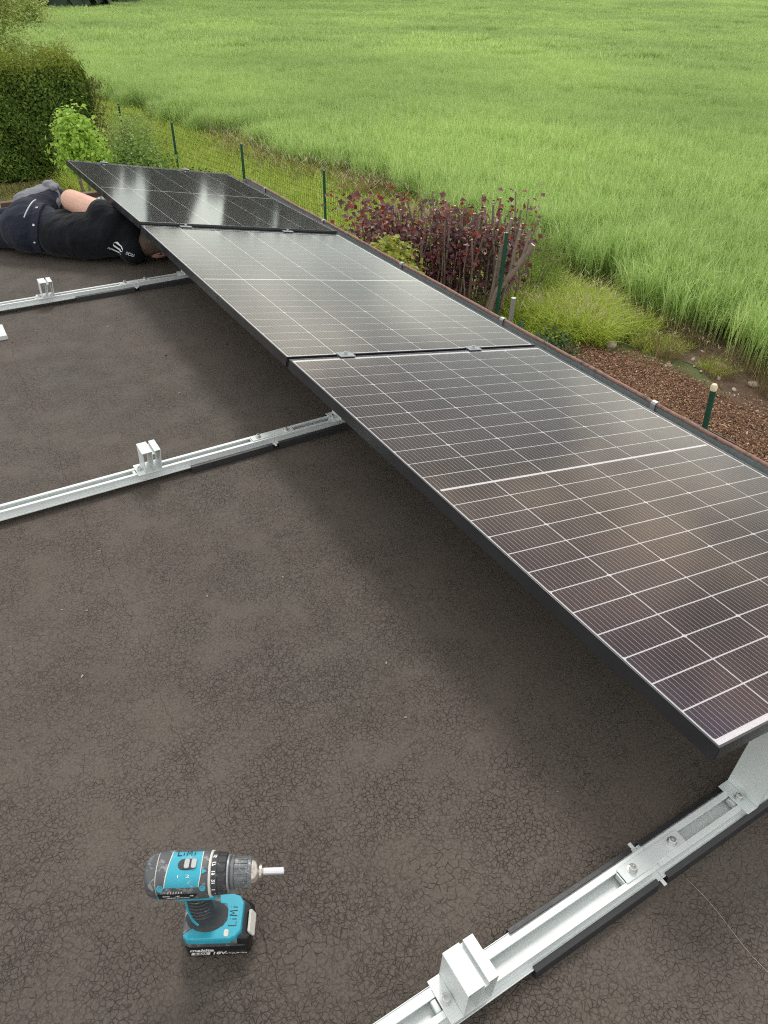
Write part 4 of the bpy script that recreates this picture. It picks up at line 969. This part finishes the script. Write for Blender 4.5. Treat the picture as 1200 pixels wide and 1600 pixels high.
bush('lime_sapling', (1.98, 14.7, GZ), (.24, .24, .34), 1500, .08, M['lime'], 'small lime green shoot rising at the right side of the lime shrub', h0=.55, shell=.1, cr=.10, per=20)
bush('green_shrub', (2.75, 14.9, GZ), (.72, .6, .52), 4200, .085, M['mid'], 'rounded mid green shrub beside the fence, right of the lime shrub', h0=.05, shell=.2, cr=.12, per=22)
bush('sprawling_shrub', (3.45, 13.6, GZ), (.75, .5, .34), 3600, .07, M['dark'], 'low dark green shrub between the farthest panel and the fence')
bush('pale_shrub', (3.05, 16.4, GZ), (.55, .5, .60), 3000, .06, M['pale'], 'thin pale green shoots growing at the fence behind the shrubs', h0=.2, cr=.12, shell=.2)
bush('leafy_plant', (1.25, 10.7, GZ), (.42, .42, .30), 1300, .10, M['mid'], 'small leafy plant below the raised corner of the farthest panel')
bush('yellow_green_shrub', (3.62, 7.10, GZ), (.40, .34, .62), 2600, .085, M['lime'] if False else leaf_mat('yellow_green_leaves', (.20, .26, .03), (.50, .50, .09), rough=.4, trans=.35), 'yellow green leafy shrub in front of the red pruned shrub', h0=.02, aspect=.8)
bush('vine', (2.98, 8.35, GZ), (.22, .2, .55), 420, .075, M['lime'], 'yellow green shoots climbing at the last thin fence post', cat='plant', h0=.05, cr=.08)
bush('feathery_weed', (5.95, 7.15, GZ), (.42, .40, .46), 7000, .035, leaf_mat('feathery_green', (.14, .24, .04), (.30, .42, .10), rough=.6, trans=.4), 'feathery bright green weed at the crop edge right of the pruned shrub', cat='plant', per=20, cr=.09, aspect=.25)
bush('low_weed', (4.55, 5.35, GZ), (.40, .36, .24), 1500, .06, M['dark'], 'low dark weed at the foot of the grey pole', cat='plant')
for (x, y, r, lb) in ((3.75, 3.55, .12, 'tiny green weed in the bark mulch nearest the gutter'), (4.0, 4.0, .11, 'tiny green weed in the bark mulch, the one farther along')):
    bush('mulch_weed', (x, y, GZ + .05), (r, r, r * .6), 260, .035, M['lime'], lb, cat='plant', per=8, cr=.03, stems=3)

# ------------------------------------------------------------------ PRUNED PURPLE-LEAVED SHRUB
red = empty('pruned_shrub', (4.4, 7.3, GZ), label='hard pruned purple leaved shrub with many bare cut stems by the roof', cat='shrub')
rl = Vector((-4.4, -7.3, -GZ))
A0, A1 = Vector((4.05, 8.5, GZ)), Vector((5.08, 6.75, GZ))
ends = []
for k in range(140):
    t = rv.random() ** .8; b = A0.lerp(A1, t) + Vector((rv.normal(0, .20), rv.normal(0, .14), 0))
    hh = (1.12 + .42 * t) * rv.uniform(.6, 1.06); r0 = rv.uniform(.007, .017)
    lean = Vector((rv.normal(0, .10), rv.normal(0, .10), 1)); pts = [b + lean * hh * s + Vector((rv.normal(0, .02), rv.normal(0, .02), 0)) for s in (0, .35, .7, 1)]
    mb = MB(); mb.tube([p + rl for p in pts], [r0 * 1.15, r0, r0 * .95, r0 * .85], 7, 0, 1); mb.build('stem', [M['bark'], M['cutwood']], red, smooth=True)
    ends.append(pts)
    if rv.random() < .7:
        s = rv.uniform(.4, .85); p = b + lean * hh * s; d = Vector((rv.normal(0, 1), rv.normal(0, 1), rv.uniform(.2, 1.3))).normalized() * rv.uniform(.1, .32)
        mb = MB(); mb.tube([p + rl, p + d * .5 + rl, p + d + rl], [r0 * .5, r0 * .4, r0 * .35], 5, 0, 1); mb.build('twig', [M['bark'], M['cutwood']], red, smooth=True)
for pts, r in (([(4.72, 6.62, GZ), (4.80, 6.48, -1.78), (4.93, 6.36, -1.52), (5.07, 6.26, -1.22)], [.045, .04, .034, .030]), ([(4.90, 6.40, -1.6), (4.93, 6.42, -1.3), (4.99, 6.42, -1.08)], [.022, .018, .016]),
               ([(4.98, 6.33, -1.42), (5.0, 6.3, -1.25), (5.04, 6.32, -1.06)], [.02, .017, .015]), ([(4.75, 6.70, GZ), (4.82, 6.6, GZ + .5), (4.85, 6.58, GZ + 1.0), (4.95, 6.55, GZ + 1.42)], [.04, .035, .028, .022])):
    mb = MB(); mb.tube([Vector(p) + rl for p in pts], r, 9, 0, 1); mb.build('limb', [M['bark'], M['cutwood']], red, smooth=True)
M['purple'] = leaf_mat('purple_leaves', (.085, .034, .042), (.24, .10, .105), rough=.35, trans=.3)
M['redleaf'] = leaf_mat('young_red_leaves', (.20, .02, .02), (.36, .07, .04), rough=.4, trans=.4)
def shrub_leaves(n, mat, sz, zb):
    cc = []
    for _ in range(n):
        pts = ends[rv.integers(len(ends))]; s = np.clip(rv.beta(2.2, zb), 0, 1) * 2.99; i = int(s); p = pts[i].lerp(pts[i + 1], s - i); cc.append(np.array(p) + rv.normal(0, .075, 3))
    cc = np.array(cc); return cc
cc = shrub_leaves(3100, 0, 0, 1.2); extra = np.stack([rv.normal(3.95, .22, 330), rv.normal(8.05, .28, 330), rv.uniform(GZ + .75, GZ + 1.45, 330)], -1)
crown('purple_leaves', red, np.concatenate([cc, extra]), np.tile([0., -.3, 1.], (len(cc) + len(extra), 1)), .078, M['purple'], rv, .9, kind='stuff')
cc = shrub_leaves(620, 0, 0, .8) + np.array([0, 0, .05]); crown('red_leaves', red, np.concatenate([cc, extra[:90] + [-.1, .05, .12]]), np.tile([0., -.3, 1.], (len(cc) + 90, 1)), .075, M['redleaf'], rv, .8, kind='stuff')

# ------------------------------------------------------------------ GRASS, WEEDS, MULCH, STONES
M['grass'] = leaf_mat('meadow_grass', (.30, .43, .055), (.62, .70, .15), base=(.34, .36, .10), rough=.5, trans=.4)
M['tallgrass'] = leaf_mat('tall_grass', (.34, .46, .05), (.66, .74, .16), base=(.20, .22, .06), rough=.45, trans=.42)
M['seedhead'] = leaf_mat('pale_seed_heads', (.42, .38, .22), (.62, .56, .38), rough=.7, trans=.3)
M['dryweed'] = leaf_mat('dry_weeds', (.22, .17, .08), (.36, .27, .14), rough=.8, trans=.25)
M['lawn'] = leaf_mat('dry_lawn', (.22, .22, .06), (.42, .38, .14), rough=.7, trans=.3)
def grass_patch(name, size, n, h, w, mat, seed, curl=.8, heads=None):
    r = np.random.default_rng(seed); P = r.uniform(-size / 2, size / 2, (n, 2)); H = np.clip(r.normal(h, h * .25, n), h * .3, None)
    parts = [blades(P, H, w, r.uniform(0, .5, n), r.uniform(.1, curl, n), r, seg=3)]
    V, F, T = join(parts); mi = np.zeros(len(F), int); mats = [mat]
    if heads:
        k = heads; P2 = r.uniform(-size / 2, size / 2, (k, 2)); H2 = h * r.uniform(1.0, 1.35, k)
        st = blades(P2, H2, w * .5, r.uniform(0, .35, k), r.uniform(0, .3, k), r, seg=2); tip = st[0].reshape(k, -1, 3)[:, -1]
        hd = blades(tip[:, :2], np.full(k, .09), .018, r.uniform(0, .8, k), r.uniform(0, .8, k), r, seg=2, z0=tip[:, 2] - .02, bw=.6)
        V, F, T = join([(V, F, T), st, hd]); mi = np.concatenate([mi, np.zeros(len(st[1]), int), np.ones(len(hd[1]), int)]); mats = [mat, M['seedhead']]
    return npmesh(name, V, [F], mats, attrs={'tint': T, 'hgt': np.clip(V[:, 2] / h, 0, 1)}, mi=mi, link=False)
def mulch_edge(y): return np.where(y < 5.9, 6.35 - .10 * np.sin(y * 2.3) - .55 * np.clip((y - 3.2) / 2.4, 0, 1) ** 1.3, 0)
gp = [grass_patch('grass_patch', .8, 420, .26, .010, M['grass'], 60 + k) for k in range(3)]
g = np.stack(np.meshgrid(np.arange(1.7, 7.1, .5), np.arange(-3, 34, .5)), -1).reshape(-1, 2) + nr.uniform(-.2, .2, (11 * 74, 2))
keep = ((g[:, 0] > mulch_edge(g[:, 1]) + .12) | (g[:, 1] > 6.0)) & (g[:, 0] < edge_x(g[:, 1]) - .05) & ~((g[:, 0] < 1.9) & (g[:, 1] > 15.3))
g = g[keep]; near_ed = np.clip((g[:, 1] - 7) / 1, 0, 1)
sc = (.62 + .62 * near_ed) * nr.uniform(.7, 1.2, len(g)); dn = (g[:, 1] > 6) | (nr.random(len(g)) < .9); g, sc = g[dn], sc[dn]
scatter('grass', np.c_[g, np.full(len(g), GZ + .005)], sc, gp, 'fresh green grass strip between garage, fence and crop')
tp = [grass_patch('tall_grass_patch', .55, 420, .46, .009, M['tallgrass'], 70 + k, 1.1, heads=14) for k in range(3)]
q = []
for _ in range(44):
    t = rv.random(); q.append((5.25 + .95 * t + rv.normal(0, .16), 6.85 - 1.0 * t + rv.normal(0, .30), GZ))
for _ in range(26): q.append((rv.uniform(5.7, 6.6), rv.uniform(5.5, 6.9), GZ))
scatter('tall_grass', q, rv.uniform(.45, .85, len(q)), tp, 'tall yellow green grass clump with pale seed heads at the end of the mulch')
dp = [grass_patch('dry_weed_patch', .7, 150, .42, .009, M['dryweed'], 80 + k, .9, heads=20) for k in range(2)]
y = nr.uniform(-2, 1, 190) + 21 * nr.random(190) ** 1.5; q = np.stack([edge_x(y) - nr.uniform(-.25, .65, 190), y, np.full(190, GZ)], -1); sc = np.where(y > 8, nr.uniform(.6, 1.15, 190), nr.uniform(.25, .55, 190))
scatter('dry_weeds', q, sc, dp, 'dry brown weeds standing in front of the crop edge')
lp = [grass_patch('lawn_patch', 1., 900, .06, .010, M['lawn'], 90 + k) for k in range(2)]
g = np.stack(np.meshgrid(np.arange(-6, 2.4, .7), np.arange(9, 17.6, .7)), -1).reshape(-1, 2); g = g + nr.uniform(-.2, .2, g.shape)
scatter('lawn', np.c_[g, np.full(len(g), GZ + .005)], nr.uniform(.8, 1.2, len(g)), lp, 'short dry yellowish lawn in front of the hedge')
# mulch bed
def mulch_mat():
    g = NG('bark_mulch'); gmn = g.n('NewGeometry'); p = gmn.outputs['Position']
    c = g.ramp(g.noise(p, 60, 3, .6), [(.3, (.035, .018, .012)), (.5, (.10, .05, .033)), (.7, (.20, .12, .07))])
    g.l(c, g.b.inputs['Base Color']); g.b.inputs['Roughness'].default_value = .9; g.l(g.bump(g.noise(p, 55, 3), 1., .02), g.b.inputs['Normal']); return g.m
yy = np.linspace(-3.2, 6.1, 60); V = []; NXM = 24
for y in yy:
    xe = float(mulch_edge(np.array(min(y, 5.85)))); xe = xe if y < 5.6 else xe - (y - 5.6) * 2.2
    for k in range(NXM):
        t = k / (NXM - 1); V.append((1.6 + (xe - 1.6) * t, y, GZ - .01 + .07 * min(1, (1 - t) * 7) * min(1, (6.1 - y) * 2 + .02) + .012 * math.sin(y * 5 + t * 17) * (1 - t)))
i = (np.arange(len(yy) - 1)[:, None] * NXM + np.arange(NXM - 1)[None]).ravel()
npmesh('mulch_bed_ground', V, [np.stack([i, i + 1, i + NXM + 1, i + NXM], -1)], mulch_mat(), smooth=True, kind='structure', label='raised bed under the bark mulch')
VM = np.array(V).reshape(len(yy), NXM, 3)
M['chip'] = leaf_mat('bark_chips', (.070, .034, .018), (.38, .21, .115), rough=.75, trans=.0)
M['chip_pale'] = leaf_mat('pale_wood_chips', (.40, .26, .16), (.62, .46, .32), rough=.75, trans=.0)
def chip_patch(seed):
    r = np.random.default_rng(seed); n = 620; V = []; F = []; T = []; mi = []
    for k in range(n):
        p = np.array([*r.uniform(-.3, .3, 2), r.uniform(0, .02)]); L_ = r.uniform(.010, .032); w = L_ * r.uniform(.25, .6); h = r.uniform(.002, .006)
        a = r.uniform(0, 6.28); b = r.normal(0, .45); R_ = np.array(Euler((b, r.normal(0, .45), a)).to_matrix())
        q = np.array([(-L_, -w, 0), (L_ * .8, -w * .7, 0), (L_, w * .6, 0), (-L_ * .7, w, 0), (-L_ * .9, -w * .8, h), (L_ * .7, -w * .5, h), (L_ * .9, w * .5, h), (-L_ * .6, w * .9, h)]) * .5 @ R_.T + p
        o = len(V) * 8; V.append(q); F += [(o + 3, o + 2, o + 1, o), (o + 4, o + 5, o + 6, o + 7), (o, o + 1, o + 5, o + 4), (o + 1, o + 2, o + 6, o + 5), (o + 2, o + 3, o + 7, o + 6), (o + 3, o, o + 4, o + 7)]
        t = r.random(); T += [t] * 8; mi += [1 if r.random() < .10 else 0] * 6
    V = np.concatenate(V); return npmesh('chip_patch', V, [np.array(F)], [M['chip'], M['chip_pale']], attrs={'tint': T, 'hgt': np.ones(len(V))}, mi=mi, link=False)
q = []
for _ in range(760):
    u, v = rv.random() * (len(yy) - 2), rv.random() ** .8 * (NXM - 2); a, b = int(u), int(v); p = VM[a, b] * (1 - (u - a)) + VM[a + 1, b] * (u - a); p = p + (VM[a, b + 1] - VM[a, b]) * (v - b)
    if p[1] > -.5: q.append(tuple(p + [0, 0, .004]))
scatter('bark_mulch', q, rv.uniform(.85, 1.2, len(q)), [chip_patch(k) for k in range(4)], 'reddish brown bark mulch on the bed below the gutter', tilt=.04)
# stones
M['stone'] = simple('field_stone', (.46, .38, .30), .85, 0, .25, 8, .4, 30)
def stone_mesh(r, rng, nm='stone'):
    bm = bmesh.new(); bmesh.ops.create_icosphere(bm, subdivisions=2, radius=r)
    o_ = rng.uniform(0, 9, 3)
    for v in bm.verts:
        c = v.co / r; k = 1 + .16 * math.sin(c.x * 2.3 + o_[0]) + .13 * math.sin(c.y * 3.1 + o_[1]) + .10 * math.sin(c.z * 3.7 + o_[2]); v.co = Vector((c.x * 1.25, c.y, c.z * .7)) * r * k
    me = bpy.data.meshes.new(nm); bm.to_mesh(me); bm.free(); me.materials.append(M['stone']); me.polygons.foreach_set('use_smooth', [True] * len(me.polygons)); return me
for px, py, r, lb in ((5.88, 5.55, .075, 'largest pale stone on the soil between mulch and crop'), (6.62, 4.45, .060, 'oval pale stone at the crop edge in the low grass'),
                      (6.55, 3.95, .05, 'small round pale stone on bare soil by the low grass'), (3.90, 4.90, .055, 'pale orange stone at the mulch corner by the gutter'), (4.28, 5.02, .045, 'grey white stone at the mulch corner behind the orange one')):
    o = bpy.data.objects.new('stone', stone_mesh(r, rv)); C.objects.link(o); o.location = (px, py, GZ + .03); o.rotation_euler = (0, 0, rv.uniform(0, 6)); tag(o, lb, 'stone', 'stones lying around the mulch bed')
pebs = []
for k in range(3):
    o = bpy.data.objects.new('pebble', stone_mesh(.028, rv, 'pebble')); pebs.append(o)
q = [(6.45 + rv.normal(0, .22), rv.uniform(1, 7.5), GZ + .015) for _ in range(90)] + [(rv.normal(4.0, .3), rv.normal(4.95, .25), GZ + .05) for _ in range(70)]
scatter('gravel', q, rv.uniform(.3, 1.1, len(q)), pebs, 'small stones strewn along the crop edge and mulch corner', tilt=.5)
# thin wire and twigs lying over the mulch
mb = MB(); mb.tube([(4.35, 5.5, GZ + .10), (4.75, 5.1, GZ + .14), (5.0, 4.4, GZ + .09), (5.15, 3.7, GZ + .10), (5.2, 3.0, GZ + .09)], .006, 5)
mb.build('loose_wire', M['rubber'], label='thin dark wire lying across the bark mulch', cat='wire')

# grit and plant bits lying on the roof, and a hairline scratch in the felt
rg = np.random.default_rng(77); mb = MB()
for k in range(90):
    x, y = rg.uniform(-1.3, .9), rg.uniform(-.2, 3.6); r = rg.uniform(.0012, .004); a = rg.uniform(0, 6.28)
    mb.tube([(x, y, r * .6), (x + math.cos(a) * r * 2.4, y + math.sin(a) * r * 2.4, r * .7)], [r * .7, r * .4], 5, 1 if rg.random() < .45 else 0)
mb.build('roof_debris', [M['bark_dark'], M['stone']], kind='stuff', label='tiny crumbs and plant bits scattered on the bitumen roof')
mb = MB(); pts = [(-.026 - .008 * t + .004 * math.sin(t * 13), -.055 - .42 * t, .0004) for t in np.linspace(0, 1, 30)]
mb.tube([Vector(p) + off for p in pts], .00032, 4); mb.build('hairline_scratch', M['stone'], gar)
